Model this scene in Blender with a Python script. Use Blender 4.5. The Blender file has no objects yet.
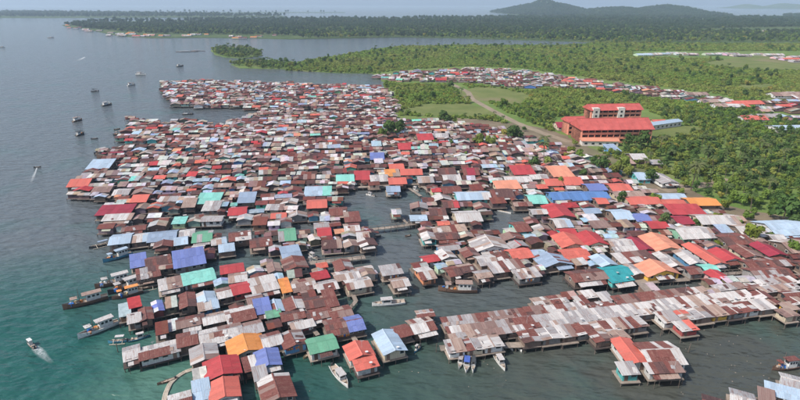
import bpy, bmesh, math, random
from mathutils import Vector, Matrix, noise as mnoise
rng = random.Random(7)
R = math.radians
scene = bpy.context.scene
C = scene.collection
# ------------------------------------------------------------------ camera
CAM_H, PITCH, LENS = 80.0, 20.3, 24.0
cam_data = bpy.data.cameras.new('camera'); cam = bpy.data.objects.new('camera', cam_data); C.objects.link(cam)
cam.location = (0, 0, CAM_H); cam.rotation_euler = (R(90 - PITCH), 0, 0)
cam_data.lens = LENS; cam_data.sensor_width = 36; cam_data.clip_start = 1; cam_data.clip_end = 60000
scene.camera = cam
# ------------------------------------------------------------------ sky and sun
SUN_EL, SUN_AZ = 48.0, 246.0     # azimuth clockwise from +Y (the view direction): from the left, slightly behind the camera
world = bpy.data.worlds.new('World'); scene.world = world; world.use_nodes = True
wn = world.node_tree.nodes; wl = world.node_tree.links
sky = wn.new('ShaderNodeTexSky'); sky.sky_type = 'NISHITA'; sky.sun_disc = False
sky.sun_elevation = R(SUN_EL); sky.sun_rotation = R(SUN_AZ); sky.altitude = 80; sky.air_density = 1.0; sky.dust_density = 2.5; sky.ozone_density = 1.5
wl.new(sky.outputs[0], wn['Background'].inputs[0]); wn['Background'].inputs[1].default_value = 0.115
sd = bpy.data.lights.new('sun', 'SUN'); sun = bpy.data.objects.new('sun', sd); C.objects.link(sun)
sd.energy = 3.2; sd.angle = R(1.2); sd.color = (1.0, 0.955, 0.89)
az, el = R(SUN_AZ), R(SUN_EL)
sdir = Vector((math.sin(az) * math.cos(el), math.cos(az) * math.cos(el), math.sin(el)))
sun.rotation_euler = sdir.to_track_quat('Z', 'Y').to_euler(); sun.location = (0, 0, 300)
scene.view_settings.view_transform = 'Standard'; scene.view_settings.look = 'None'
scene.view_settings.exposure = 0.5; scene.view_settings.gamma = 1
scene.render.engine = 'CYCLES'
cy = scene.cycles
cy.use_denoising = True; cy.max_bounces = 5; cy.diffuse_bounces = 2; cy.glossy_bounces = 2; cy.transparent_max_bounces = 8; cy.volume_bounces = 1
# ------------------------------------------------------------------ pixel <-> place (photograph pixels, 800 x 400)
F = LENS / 36 * 800; cp, sp = math.cos(R(PITCH)), math.sin(R(PITCH))
def ray(px, py):
    x, y = (px - 400) / F, (200 - py) / F
    return Vector((x, y * sp + cp, y * cp - sp))
def at(px, py, z=0.0):
    d = ray(px, py); t = (z - CAM_H) / d.z
    return Vector((d.x * t, d.y * t, z))
def at_y(px, py, Y):
    d = ray(px, py); t = Y / d.y
    return Vector((d.x * t, Y, CAM_H + d.z * t))
def pix(p):
    x, y, z = p[0], p[1], p[2] - CAM_H
    dep = y * cp - z * sp; up = y * sp + z * cp
    return 400 + F * x / dep, 200 - F * up / dep, F / dep
def inside(poly, x, y):
    r = False; j = len(poly) - 1
    for i in range(len(poly)):
        xi, yi = poly[i]; xj, yj = poly[j]
        if (yi > y) != (yj > y) and x < (xj - xi) * (y - yi) / (yj - yi) + xi: r = not r
        j = i
    return r
# ------------------------------------------------------------------ material helpers
def new_mat(name):
    m = bpy.data.materials.new(name); m.use_nodes = True
    nt = m.node_tree; b = nt.nodes['Principled BSDF']
    return m, nt, b
def nd(nt, kind, **kw):
    n = nt.nodes.new(kind)
    for k, v in kw.items(): setattr(n, k, v)
    return n
def noise(nt, vec, scale, detail=3, rough=0.55):
    n = nd(nt, 'ShaderNodeTexNoise'); n.inputs['Scale'].default_value = scale; n.inputs['Detail'].default_value = detail; n.inputs['Roughness'].default_value = rough
    nt.links.new(vec, n.inputs['Vector']); return n.outputs['Fac']
def ramp(nt, fac, a, b, ca=(0, 0, 0, 1), cb=(1, 1, 1, 1)):
    n = nd(nt, 'ShaderNodeValToRGB'); e = n.color_ramp.elements
    e[0].position = a; e[0].color = ca; e[1].position = b; e[1].color = cb
    nt.links.new(fac, n.inputs[0]); return n.outputs[0]
def mix(nt, fac, a, b, mode='MIX'):
    n = nd(nt, 'ShaderNodeMix', data_type='RGBA', blend_type=mode)
    for s, v in ((0, fac), (6, a), (7, b)):
        if hasattr(v, 'is_output'): nt.links.new(v, n.inputs[s])
        elif s == 0: n.inputs[0].default_value = v
        else: n.inputs[s].default_value = (v[0], v[1], v[2], 1)
    return n.outputs[2]
def math_n(nt, op, a, b):
    n = nd(nt, 'ShaderNodeMath', operation=op)
    for i, v in enumerate((a, b)):
        if hasattr(v, 'is_output'): nt.links.new(v, n.inputs[i])
        else: n.inputs[i].default_value = v
    return n.outputs[0]
def bump(nt, b, h, strength, dist):
    n = nd(nt, 'ShaderNodeBump'); n.inputs['Strength'].default_value = strength; n.inputs['Distance'].default_value = dist
    nt.links.new(h, n.inputs['Height']); nt.links.new(n.outputs[0], b.inputs['Normal'])
def wpos(nt):
    return nd(nt, 'ShaderNodeNewGeometry').outputs['Position']
def ovar(nt, col, amount):
    """brightness differs from object to object"""
    oi = nd(nt, 'ShaderNodeObjectInfo').outputs['Random']
    f = math_n(nt, 'ADD', math_n(nt, 'MULTIPLY', oi, 2 * amount), 1 - amount)
    n = nd(nt, 'ShaderNodeVectorMath', operation='SCALE'); nt.links.new(col, n.inputs[0]); nt.links.new(f, n.inputs['Scale'])
    return n.outputs[0]
RUST, RUST2, ZINC = (0.17, 0.062, 0.045), (0.27, 0.115, 0.07), (0.40, 0.40, 0.40)
def roof_mat(name, col, wear, wear_col, var=0.13, rough=0.55):
    m, nt, b = new_mat(name); p = wpos(nt)
    tcs = nd(nt, 'ShaderNodeTexCoord').outputs['Object']; mps = nd(nt, 'ShaderNodeMapping'); mps.inputs['Scale'].default_value = (5.5, 1.3, 1); nt.links.new(tcs, mps.inputs[0])
    off = nd(nt, 'ShaderNodeVectorMath', operation='ADD'); nt.links.new(mps.outputs[0], off.inputs[0]); sc_ = nd(nt, 'ShaderNodeVectorMath', operation='SCALE'); nt.links.new(nd(nt, 'ShaderNodeObjectInfo').outputs['Location'], sc_.inputs[0]); sc_.inputs['Scale'].default_value = 7.3; nt.links.new(sc_.outputs[0], off.inputs[1])
    n1 = noise(nt, off.outputs[0], 1.0, 4, 0.6); n2 = noise(nt, p, 2.6, 4, 0.65)
    c = mix(nt, ramp(nt, n2, 0.35, 0.75), tuple(v * 0.86 for v in col), tuple(min(1, v * 1.1) for v in col))
    c = ovar(nt, c, var)
    stain = math_n(nt, 'MULTIPLY', n1, math_n(nt, 'ADD', n2, 0.5))
    c = mix(nt, ramp(nt, stain, 0.58 - wear * 1.1, 0.86 - wear), c, wear_col)
    nt.links.new(c, b.inputs['Base Color']); b.inputs['Roughness'].default_value = rough
    b.inputs['Specular IOR Level'].default_value = 0.3
    # fine corrugation, running down the sheet
    tc = nd(nt, 'ShaderNodeTexCoord').outputs['Object']; w = nd(nt, 'ShaderNodeTexWave'); w.inputs['Scale'].default_value = 3.2; w.bands_direction = 'X'
    nt.links.new(tc, w.inputs['Vector']); bump(nt, b, w.outputs['Fac'], 0.35, 0.03)
    return m
ROOF = {
 'rust':   ((0.175, 0.058, 0.046), 0.07, (0.29, 0.17, 0.135)),
 'darkrust': ((0.105, 0.052, 0.046), 0.08, (0.20, 0.11, 0.09)),
 'grey':   ((0.37, 0.36, 0.36), 0.12, (0.22, 0.12, 0.095)),
 'white':  ((0.55, 0.53, 0.51), 0.10, (0.30, 0.19, 0.15)),
 'tan':    ((0.37, 0.275, 0.225), 0.12, (0.23, 0.115, 0.09)),
 'rustgrey': ((0.26, 0.175, 0.15), 0.13, (0.17, 0.08, 0.065)),
 'red':    ((0.43, 0.055, 0.06), 0.035, (0.30, 0.10, 0.08)),
 'crimson': ((0.30, 0.035, 0.055), 0.02, (0.2, 0.06, 0.06)),
 'coral':  ((0.56, 0.135, 0.10), 0.045, (0.40, 0.16, 0.12)),
 'orange': ((0.66, 0.26, 0.075), 0.04, (0.5, 0.25, 0.12)),
 'peach':  ((0.66, 0.27, 0.17), 0.045, (0.5, 0.25, 0.18)),
 'blue':   ((0.10, 0.20, 0.42), 0.03, (0.16, 0.2, 0.3)),
 'violet': ((0.15, 0.19, 0.42), 0.03, (0.24, 0.24, 0.34)),
 'steel':  ((0.27, 0.34, 0.44), 0.03, (0.3, 0.28, 0.28)),
 'lightblue': ((0.38, 0.48, 0.58), 0.04, (0.32, 0.26, 0.24)),
 'mint':   ((0.22, 0.54, 0.46), 0.03, (0.3, 0.42, 0.36)),
 'green':  ((0.13, 0.33, 0.21), 0.03, (0.2, 0.3, 0.22)),
 'teal':   ((0.03, 0.27, 0.29), 0.03, (0.1, 0.25, 0.26)),
}
RM = {k: roof_mat('roof_' + k, v[0], v[1], v[2]) for k, v in ROOF.items()}
def wall_mat(name, col, var=0.18):
    m, nt, b = new_mat(name); p = wpos(nt)
    tc = nd(nt, 'ShaderNodeTexCoord').outputs['Object']
    mp = nd(nt, 'ShaderNodeMapping'); mp.inputs['Scale'].default_value = (3.2, 3.2, 0.35); nt.links.new(tc, mp.inputs[0])
    n1 = noise(nt, mp.outputs[0], 1.6, 4, 0.7); n2 = noise(nt, p, 0.9, 3)
    c = mix(nt, ramp(nt, n1, 0.3, 0.7), tuple(v * 0.68 for v in col), tuple(min(1, v * 1.15) for v in col))
    c = mix(nt, ramp(nt, n2, 0.58, 0.72), c, tuple(v * 0.5 + 0.03 for v in col))
    nt.links.new(ovar(nt, c, var), b.inputs['Base Color']); b.inputs['Roughness'].default_value = 0.85
    bump(nt, b, n1, 0.4, 0.03); return m
WALL = {'wood': (0.20, 0.14, 0.11), 'greywood': (0.25, 0.235, 0.22), 'white': (0.62, 0.61, 0.58), 'cream': (0.56, 0.47, 0.34), 'bluewall': (0.10, 0.26, 0.45), 'tealwall': (0.10, 0.42, 0.40),
        'pink': (0.55, 0.33, 0.32), 'yellow': (0.72, 0.42, 0.06), 'redwall': (0.42, 0.08, 0.07), 'orangewall': (0.55, 0.22, 0.11), 'greenwall': (0.2, 0.38, 0.26), 'darkwood': (0.11, 0.085, 0.075)}
WM = {k: wall_mat('wall_' + k, v) for k, v in WALL.items()}
def flat_mat(name, col, rough=0.7, var=0.12, nscale=1.5, spec=0.3):
    m, nt, b = new_mat(name); n = noise(nt, wpos(nt), nscale, 3)
    c = mix(nt, ramp(nt, n, 0.3, 0.7), tuple(v * 0.78 for v in col), tuple(min(1, v * 1.15) for v in col))
    nt.links.new(ovar(nt, c, var), b.inputs['Base Color']); b.inputs['Roughness'].default_value = rough
    b.inputs['Specular IOR Level'].default_value = spec
    return m
M = {'plank': flat_mat('weathered_planks', (0.27, 0.22, 0.18), 0.85, 0.25), 'post': flat_mat('timber_post', (0.15, 0.12, 0.10), 0.9), 'soffit': flat_mat('dark_timber', (0.07, 0.055, 0.05), 0.9),
     'pane': flat_mat('window_glass', (0.035, 0.04, 0.045), 0.15, 0.2, 1, 0.5), 'frame': flat_mat('window_frame_paint', (0.55, 0.53, 0.5)), 'door': flat_mat('door_paint', (0.2, 0.13, 0.1), 0.7, 0.4),
     'hull_white': flat_mat('white_hull_paint', (0.66, 0.65, 0.62), 0.4), 'hull_wood': flat_mat('brown_hull_timber', (0.15, 0.09, 0.065), 0.7), 'hull_blue': flat_mat('blue_hull_paint', (0.07, 0.25, 0.36), 0.45),
     'hull_dark': flat_mat('dark_hull_paint', (0.06, 0.065, 0.07), 0.6), 'deckwood': flat_mat('boat_deck', (0.42, 0.34, 0.27), 0.8), 'canvas_blue': flat_mat('blue_canvas', (0.07, 0.13, 0.42), 0.8),
     'canvas_orange': flat_mat('orange_canvas', (0.55, 0.2, 0.06), 0.8), 'tank_blue': flat_mat('blue_plastic', (0.03, 0.16, 0.5), 0.4), 'metal': flat_mat('galvanised_metal', (0.4, 0.4, 0.4), 0.45),
     'yellowwood': flat_mat('pale_timber', (0.52, 0.38, 0.2), 0.8), 'bamboo': flat_mat('bleached_bamboo', (0.52, 0.45, 0.36), 0.8), 'concrete': flat_mat('concrete', (0.40, 0.38, 0.35), 0.85),
     'bark': flat_mat('bark', (0.13, 0.10, 0.075), 0.9), 'pinkpaint': flat_mat('school_facade_paint', (0.68, 0.27, 0.18), 0.8, 0.05, 0.4), 'schoolwhite': flat_mat('school_white_paint', (0.66, 0.60, 0.54), 0.8, 0.05, 0.4),
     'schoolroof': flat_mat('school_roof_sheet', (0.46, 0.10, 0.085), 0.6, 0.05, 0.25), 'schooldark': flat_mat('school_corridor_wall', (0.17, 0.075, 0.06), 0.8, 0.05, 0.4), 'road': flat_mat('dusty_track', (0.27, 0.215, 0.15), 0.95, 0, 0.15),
     'asphalt': flat_mat('old_asphalt', (0.16, 0.15, 0.145), 0.9, 0, 0.2)}
def leaf_mat(name, ca, cb, cc):
    m, nt, b = new_mat(name)
    oi = nd(nt, 'ShaderNodeObjectInfo').outputs['Random']; n = noise(nt, wpos(nt), 0.45, 3); n2 = noise(nt, wpos(nt), 0.009, 4)
    c = mix(nt, ramp(nt, n, 0.3, 0.7), ca, cb); c = mix(nt, ramp(nt, n2, 0.42, 0.62), c, cc); dry = math_n(nt, 'MULTIPLY', ramp(nt, oi, 0.82, 0.9), .35); c = mix(nt, dry, c, (ca[0] * 1.6 + cb[0] * .45, ca[1] * .75 + cb[1] * .3, ca[2] + cb[2] * .8))
    cv = ovar(nt, c, 0.22); tl = nd(nt, 'ShaderNodeBsdfTranslucent'); nt.links.new(cv, tl.inputs['Color']); ms = nd(nt, 'ShaderNodeMixShader'); ms.inputs[0].default_value = .35
    nt.links.new(b.outputs[0], ms.inputs[1]); nt.links.new(tl.outputs[0], ms.inputs[2]); nt.links.new(ms.outputs[0], nt.nodes['Material Output'].inputs['Surface'])
    nt.links.new(cv, b.inputs['Base Color']); b.inputs['Roughness'].default_value = 0.75; b.inputs['Specular IOR Level'].default_value = 0.15
    return m
LEAF = [leaf_mat('leaves_mid', (0.12, 0.205, 0.034), (0.21, 0.31, 0.058), (0.235, 0.28, 0.062)), leaf_mat('leaves_dark', (0.055, 0.12, 0.032), (0.115, 0.195, 0.05), (0.105, 0.17, 0.045)),
        leaf_mat('leaves_yellow', (0.16, 0.215, 0.03), (0.25, 0.285, 0.05), (0.22, 0.23, 0.06)), leaf_mat('palm_leaves', (0.06, 0.10, 0.03), (0.12, 0.17, 0.05), (0.11, 0.14, 0.05)), leaf_mat('cloud_shaded_leaves', (0.034, 0.072, 0.032), (0.066, 0.115, 0.046), (0.075, 0.11, 0.05)), leaf_mat('mangrove_leaves', (0.145, 0.25, 0.04), (0.25, 0.36, 0.068), (0.27, 0.32, 0.075))]  # leaves of the far woods are darkened: cloud shade put into their colour
# ------------------------------------------------------------------ mesh helpers
class MB:
    def __init__(s): s.v, s.f, s.m = [], [], []
    def box(s, x0, x1, y0, y1, z0, z1, mi=0):
        n = len(s.v); s.v += [(x0, y0, z0), (x1, y0, z0), (x1, y1, z0), (x0, y1, z0), (x0, y0, z1), (x1, y0, z1), (x1, y1, z1), (x0, y1, z1)]
        s.f += [tuple(n + i for i in q) for q in ((3, 2, 1, 0), (4, 5, 6, 7), (0, 1, 5, 4), (1, 2, 6, 5), (2, 3, 7, 6), (3, 0, 4, 7))]; s.m += [mi] * 6
    def poly(s, pts, mi=0):
        n = len(s.v); s.v += [tuple(p) for p in pts]; s.f.append(tuple(range(n, n + len(pts)))); s.m.append(mi)
    def prism(s, prof, axis, a, b, mi=0):
        """extrude a (h, z) profile along axis 0/1 from a to b"""
        k = len(prof); n = len(s.v)
        for e in (a, b):
            for h, z in prof: s.v.append((e, h, z) if axis == 0 else (h, e, z))
        s.f += [tuple(range(n, n + k))[::-1], tuple(range(n + k, n + 2 * k))] + [(n + i, n + (i + 1) % k, n + k + (i + 1) % k, n + k + i) for i in range(k)]
        s.m += [mi] * (k + 2)
    def tube(s, pts, rad, seg=6, mi=0):
        n = len(s.v); k = len(pts)
        for i, p in enumerate(pts):
            p = Vector(p); d = (Vector(pts[min(i + 1, k - 1)]) - Vector(pts[max(i - 1, 0)])).normalized()
            a = d.orthogonal().normalized(); b2 = d.cross(a); r = rad[i] if isinstance(rad, (list, tuple)) else rad
            for q in range(seg):
                t = 2 * math.pi * q / seg; s.v.append(tuple(p + a * math.cos(t) * r + b2 * math.sin(t) * r))
        for i in range(k - 1):
            for q in range(seg):
                s.f.append((n + i * seg + q, n + i * seg + (q + 1) % seg, n + (i + 1) * seg + (q + 1) % seg, n + (i + 1) * seg + q)); s.m.append(mi)
        s.f += [tuple(n + q for q in range(seg))[::-1], tuple(n + (k - 1) * seg + q for q in range(seg))]; s.m += [mi] * 2
    def mesh(s, name, mats, smooth=False):
        me = bpy.data.meshes.new(name); me.from_pydata(s.v, [], s.f)
        for m in (mats if isinstance(mats, (list, tuple)) else [mats]): me.materials.append(m)
        if any(s.m): me.polygons.foreach_set('material_index', s.m)
        if smooth: me.polygons.foreach_set('use_smooth', [True] * len(s.f))
        me.update(); return me
def obj(name, me, parent=None, loc=(0, 0, 0), rot=(0, 0, 0), scl=(1, 1, 1)):
    o = bpy.data.objects.new(name, me); C.objects.link(o); o.parent = parent
    o.location = loc; o.rotation_euler = rot; o.scale = scl; return o
def tag(o, label=None, cat=None, group=None, kind=None):
    if label: o['label'] = label
    if cat: o['category'] = cat
    if group: o['group'] = group
    if kind: o['kind'] = kind
    return o
_cache = {}
def cached(key, fn):
    if key not in _cache: _cache[key] = fn()
    return _cache[key]
def unit_box(mat):
    def mk():
        b = MB(); b.box(-.5, .5, -.5, .5, 0, 1); return b.mesh('unit_box', mat)
    return cached(('box', mat.name), mk)
def unit_post(mat):
    def mk():
        b = MB(); b.tube([(0, 0, 0), (0, 0, 1)], .5, 6); return b.mesh('post', mat)
    return cached(('post', mat.name), mk)
def sheet_mesh(col):
    def mk():       # a ribbed roofing sheet, unit size in x and y, thickness about 1
        b = MB(); n = 6; top = []; bot = []
        prof = [(-.5, 0)]
        for i in range(n): prof += [(-.5 + (i + .5) / n, 1.0), (-.5 + (i + 1) / n, 0.35 if i < n - 1 else 0)]
        prof2 = [(x, z - 0.0) for x, z in prof] + [(.5, -.6), (-.5, -.6)]
        b.prism(prof2, 1, -.5, .5); return b.mesh('roof_sheet_' + col, RM[col])
    return cached(('sheet', col), mk)
# ------------------------------------------------------------------ sea
def sea_mat():
    m, nt, b = new_mat('sea_water'); p = wpos(nt); sx = nd(nt, 'ShaderNodeSeparateXYZ'); nt.links.new(p, sx.inputs[0])
    silt = math_n(nt, 'ADD', math_n(nt, 'MULTIPLY', sx.outputs[0], 0.0085), 0.52)
    silt = math_n(nt, 'ADD', silt, math_n(nt, 'MULTIPLY', math_n(nt, 'SUBTRACT', noise(nt, p, 0.012, 3), 0.5), 0.55))
    c = mix(nt, ramp(nt, silt, 0.15, 0.85), (0.013, 0.082, 0.068), (0.068, 0.072, 0.060))
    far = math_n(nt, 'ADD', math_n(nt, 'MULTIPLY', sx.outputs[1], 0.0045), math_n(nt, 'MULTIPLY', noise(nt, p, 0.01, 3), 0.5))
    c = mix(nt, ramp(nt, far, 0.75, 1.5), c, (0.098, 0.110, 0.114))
    pale = ramp(nt, noise(nt, p, 0.035, 4), 0.52, 0.75)
    c = mix(nt, math_n(nt, 'MULTIPLY', pale, 0.45), c, (0.035, 0.125, 0.105))
    sh = nd(nt, 'ShaderNodeVectorMath', operation='DISTANCE'); nt.links.new(p, sh.inputs[0]); sh.inputs[1].default_value = tuple(at(170, 378))
    sand = math_n(nt, 'ADD', math_n(nt, 'MULTIPLY', sh.outputs['Value'], .022), math_n(nt, 'MULTIPLY', noise(nt, p, .05, 4), .9))
    c = mix(nt, ramp(nt, sand, .55, 1.25, (.8, .8, .8, 1), (0, 0, 0, 1)), c, (0.085, 0.175, 0.135))
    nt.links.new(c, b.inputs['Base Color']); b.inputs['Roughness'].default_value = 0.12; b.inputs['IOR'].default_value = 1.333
    mp = nd(nt, 'ShaderNodeMapping'); mp.inputs['Rotation'].default_value = (0, 0, R(28)); mp.inputs['Scale'].default_value = (0.5, 1.0, 1); nt.links.new(p, mp.inputs[0])
    h = math_n(nt, 'ADD', math_n(nt, 'MULTIPLY', noise(nt, mp.outputs[0], 0.30, 2, 0.5), 1.9), math_n(nt, 'MULTIPLY', noise(nt, mp.outputs[0], 1.3, 3, 0.6), 0.28))
    h = math_n(nt, 'ADD', h, math_n(nt, 'MULTIPLY', noise(nt, p, 0.06, 2), 1.2))
    bump(nt, b, h, 0.8, 1.0); return m
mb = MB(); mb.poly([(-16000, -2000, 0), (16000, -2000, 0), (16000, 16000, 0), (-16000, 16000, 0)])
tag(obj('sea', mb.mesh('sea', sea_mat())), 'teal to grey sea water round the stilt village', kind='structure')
# ------------------------------------------------------------------ land
def land_mat(name, ca, cb, cc):
    m, nt, b = new_mat(name); p = wpos(nt)
    c = mix(nt, ramp(nt, noise(nt, p, 0.05, 4), 0.35, 0.65), ca, cb); c = mix(nt, ramp(nt, noise(nt, p, 0.012, 4), 0.55, 0.68), c, cc)
    nt.links.new(c, b.inputs['Base Color']); b.inputs['Roughness'].default_value = 0.95; b.inputs['Specular IOR Level'].default_value = 0.1
    bump(nt, b, noise(nt, p, 0.5, 4), 0.6, 0.5); return m
MAT_LAND = land_mat('ground_green', (0.10, 0.165, 0.04), (0.16, 0.215, 0.06), (0.19, 0.20, 0.08))
MAT_FAR = land_mat('forest_floor', (0.05, 0.085, 0.028), (0.09, 0.125, 0.045), (0.12, 0.14, 0.06))
MAT_MUD = land_mat('village_soil', (0.15, 0.12, 0.08), (0.22, 0.175, 0.12), (0.10, 0.125, 0.045))
MAT_LAWN = land_mat('lawn', (0.12, 0.15, 0.045), (0.17, 0.185, 0.065), (0.2, 0.175, 0.09))
def land(name, poly, z, mat, label, rough=1.5, kind='structure'):
    pts = []
    for i, a in enumerate(poly):
        A = at(*a, z); B = at(*poly[(i + 1) % len(poly)], z); L = (B - A).length; n = max(1, min(14, int(L / 14)))
        for k in range(n):
            P = A.lerp(B, k / n); q = min(rough, L / n * 0.12) * (0 if k == 0 else 1)
            P.x += rng.uniform(-q, q); P.y += rng.uniform(-q, q); pts.append(P)
    bm = bmesh.new(); vs = [bm.verts.new(p) for p in pts]; f = bm.faces.new(vs)
    if f.normal.z < 0 or sum((pts[i].x * pts[(i + 1) % len(pts)].y - pts[(i + 1) % len(pts)].x * pts[i].y) for i in range(len(pts))) < 0: f.normal_flip()
    r = bmesh.ops.extrude_face_region(bm, geom=[f]); low = [g for g in r['geom'] if isinstance(g, bmesh.types.BMVert)]
    for v in low: v.co.z = -0.6
    bmesh.ops.triangulate(bm, faces=[f for f in bm.faces if len(f.verts) > 4]); bmesh.ops.recalc_face_normals(bm, faces=bm.faces)
    me = bpy.data.meshes.new(name); bm.to_mesh(me); bm.free(); me.materials.append(mat)
    return tag(obj(name, me), label, kind=kind)
MAIN = [(1100, 44), (700, 44), (600, 42.3), (585, 44.5), (560, 46), (460, 45.5), (400, 47), (375, 50), (345, 55), (300, 62), (286, 70), (330, 72), (372, 73), (385, 82), (380, 95), (375, 110), (395, 128), (440, 150), (500, 168), (560, 195), (640, 222), (700, 248), (760, 262), (900, 290), (1100, 300)]
FARL = [(62, 25), (80, 23), (100, 21.5), (200, 20.5), (300, 20), (400, 19), (490, 18), (560, 17), (700, 16.5), (720, 18), (800, 18.5), (1100, 19), (1100, 44), (700, 44), (600, 42.3), (560, 41), (460, 38), (400, 37), (290, 39), (250, 38), (200, 37.5), (150, 37.8), (120, 36), (85, 29), (66, 26.5)]
ISLA = [(-150, 17.5), (40, 18), (90, 17.8), (200, 17.3), (283, 16.5), (285, 15.8), (200, 14.8), (90, 13.2), (40, 12.4), (-150, 12)]
ISLB = [(150, 12.9), (345, 12.7), (345, 12.2), (150, 12.2)]
ISL1 = [(211, 50), (222, 48.5), (240, 48.5), (256, 51), (263, 55), (243, 58), (224, 57), (214, 54)]
ISL2 = [(231, 64), (250, 61.5), (285, 63), (300, 65), (287, 69), (240, 68)]
land('mainland_ground', MAIN, 0.8, MAT_LAND, 'green low mainland behind and right of the village')
land('peninsula_ground', FARL, 0.8, MAT_FAR, 'wooded far peninsula across the bay')
land('far_island_ground', ISLA, 0.8, MAT_FAR, 'long flat wooded island near the horizon')
land('distant_spit_ground', ISLB, 0.8, MAT_FAR, 'thin sliver of land on the horizon')
land('islet_ground', ISL1, 0.5, MAT_LAND, 'small green mangrove islet in the bay')
land('islet_ground', ISL2, 0.5, MAT_LAND, 'low green mangrove spit just behind the far village')
LAWN = [(648, 134), (664, 128), (690, 126), (705, 129), (700, 133), (672, 138), (655, 138)]
FIELD1 = [(393, 112), (430, 104), (470, 104), (500, 117), (470, 117), (430, 116)]
FIELD2 = [(455, 95), (475, 87), (500, 88), (530, 95), (520, 105), (490, 102), (470, 98)]
FIELD3 = [(705, 62), (760, 56), (800, 60), (850, 64), (850, 72), (760, 70), (710, 66)]
FIELD4 = [(735, 86), (770, 84), (775, 88), (745, 90)]
def sheet(name, poly, z, mat, label):
    pts = []; k = len(poly)
    for i in range(k):
        p0, p1, p2, p3 = (at(*poly[(i + j) % k], z) for j in (-1, 0, 1, 2))
        for q in range(8):
            t = q / 8; P = 0.5 * ((2 * p1) + (p2 - p0) * t + (2 * p0 - 5 * p1 + 4 * p2 - p3) * t * t + (3 * p1 - p0 - 3 * p2 + p3) * t ** 3)
            w = min(4.0, (p2 - p1).length * .06); P.x += rng.uniform(-w, w); P.y += rng.uniform(-w, w); pts.append(P)
    b = MB(); b.poly(pts); me = b.mesh(name, mat)
    if me.polygons[0].normal.z < 0: me.flip_normals()
    return tag(obj(name, me), label, kind='structure')
sheet('school_lawn', LAWN, 0.83, MAT_LAWN, 'pale green lawn beside the red school')
sheet('open_field', FIELD1, 0.83, MAT_LAWN, 'flat open brownish field behind the village'); sheet('open_field', FIELD2, 0.834, MAT_LAWN, 'bare open field by the dirt track')
sheet('open_field', FIELD3, 0.83, MAT_LAWN, 'yellowish field before the far road'); sheet('open_field', FIELD4, 0.83, MAT_LAWN, 'small pale clearing among the trees')
SOIL = [(396, 129), (420, 118), (470, 119), (520, 124), (560, 133), (590, 148), (640, 168), (690, 190), (720, 203), (770, 214), (850, 232), (870, 280), (760, 261), (700, 247), (640, 221), (560, 194), (500, 167), (440, 149)]
sheet('village_soil_ground', SOIL, 0.836, MAT_MUD, 'brown bare soil between the inland houses')
def road(name, pts, w, z, mat, label):
    P = [at(*p, z) for p in pts]; b = MB(); L, Rr = [], []
    for i, p in enumerate(P):
        d = (P[min(i + 1, len(P) - 1)] - P[max(i - 1, 0)]).normalized(); n = Vector((-d.y, d.x, 0)) * w / 2
        L.append(p + n); Rr.append(p - n)
    for i in range(len(P) - 1): b.poly([Rr[i], Rr[i + 1], L[i + 1], L[i]])
    return tag(obj(name, b.mesh(name, mat)), label, kind='structure')
TRACK = [(452, 84), (468, 92), (472, 99), (490, 109), (515, 122), (540, 132), (570, 142)]
road('dirt_track', TRACK, 5.5, 0.842, M['road'], 'pale dirt track running to the school')
road('dirt_track', [(662, 190), (690, 186), (712, 184), (724, 178)], 7, 0.842, M['road'], 'short dirt lane at the edge of the grove')
road('far_road', [(750, 75), (800, 74.5), (900, 76)], 14, 0.842, M['asphalt'], 'grey paved road across the far green fields')
# ------------------------------------------------------------------ hills
def profile(pr, x):
    for (a, ha), (b, hb) in zip(pr, pr[1:]):
        if a <= x <= b:
            t = (x - a) / (b - a); t = t * t * (3 - 2 * t) * 0.5 + t * 0.5; return ha + (hb - ha) * t
    return 0
HILLH = []
def hill(name, sil, Y, depth, label, foot):
    pr = []
    for px, py in sil:
        p = at_y(px, py, Y); pr.append((p.x, max(0.0, p.z)))
    x0, x1 = pr[0][0], pr[-1][0]; nx, ny = 150, 26; b = MB()
    for j in range(ny + 1):
        v = -1 + 2 * j / ny
        for i in range(nx + 1):
            x = x0 + (x1 - x0) * i / nx; h = profile(pr, x) * (1 + .10 * mnoise.fractal(Vector((x / 70, Y / 100, .5)), .7, 2.0, 4)) if 0 < i < nx else 0
            sh = max(0.0, 1 - abs(v) ** 1.5) ** 1.2
            n = mnoise.fractal(Vector((x / 260, Y / 260 + v * depth / 260, 3.1)), 0.6, 2.1, 4)
            z = h * sh * (1 + 0.16 * n * (1 - sh ** 4)) - 0.5
            b.v.append((x, Y + v * depth, z)); HILLH.append((x, Y + v * depth, z))
    for j in range(ny):
        for i in range(nx):
            a = j * (nx + 1) + i; b.f.append((a, a + 1, a + nx + 2, a + nx + 1)); b.m.append(0)
    return tag(obj(name, b.mesh(name, MAT_FAR, True)), label, kind='structure')
hill('hill', [(480, 19), (490, 17.5), (500, 14), (510, 9.5), (520, 6.8), (530, 5), (537, 4), (540.5, 3.0), (542, .2), (544.5, .2), (546, 2.8), (552, 4), (560, 5.2), (570, 8.2), (580, 12), (588, 13.5), (600, 17), (612, 19)], 4600, 800, 'high dark wooded hill with a knob on top', 30)
hill('hill', [(560, 19), (580, 13.5), (590, 11.2), (600, 10), (610, 9), (620, 8.2), (630, 9.5), (640, 11), (650, 10.2), (658, 7.8), (666, 6.3), (672, 6.3), (680, 10), (690, 13), (700, 15.5), (715, 17.5), (730, 19)], 4100, 650, 'long wooded hill with two rounded summits', 30)
hill('hill', [(745, 20), (765, 18), (775, 17), (800, 18), (830, 16), (900, 20)], 3300, 500, 'low wooded rise at the edge of the plain', 30)
hill('hill', [(725, 11.5), (735, 9), (742, 5.8), (748, 4.4), (754, 5.6), (762, 8.6), (770, 11.5)], 8600, 700, 'small blue island hill beyond the strait', 11)
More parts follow.
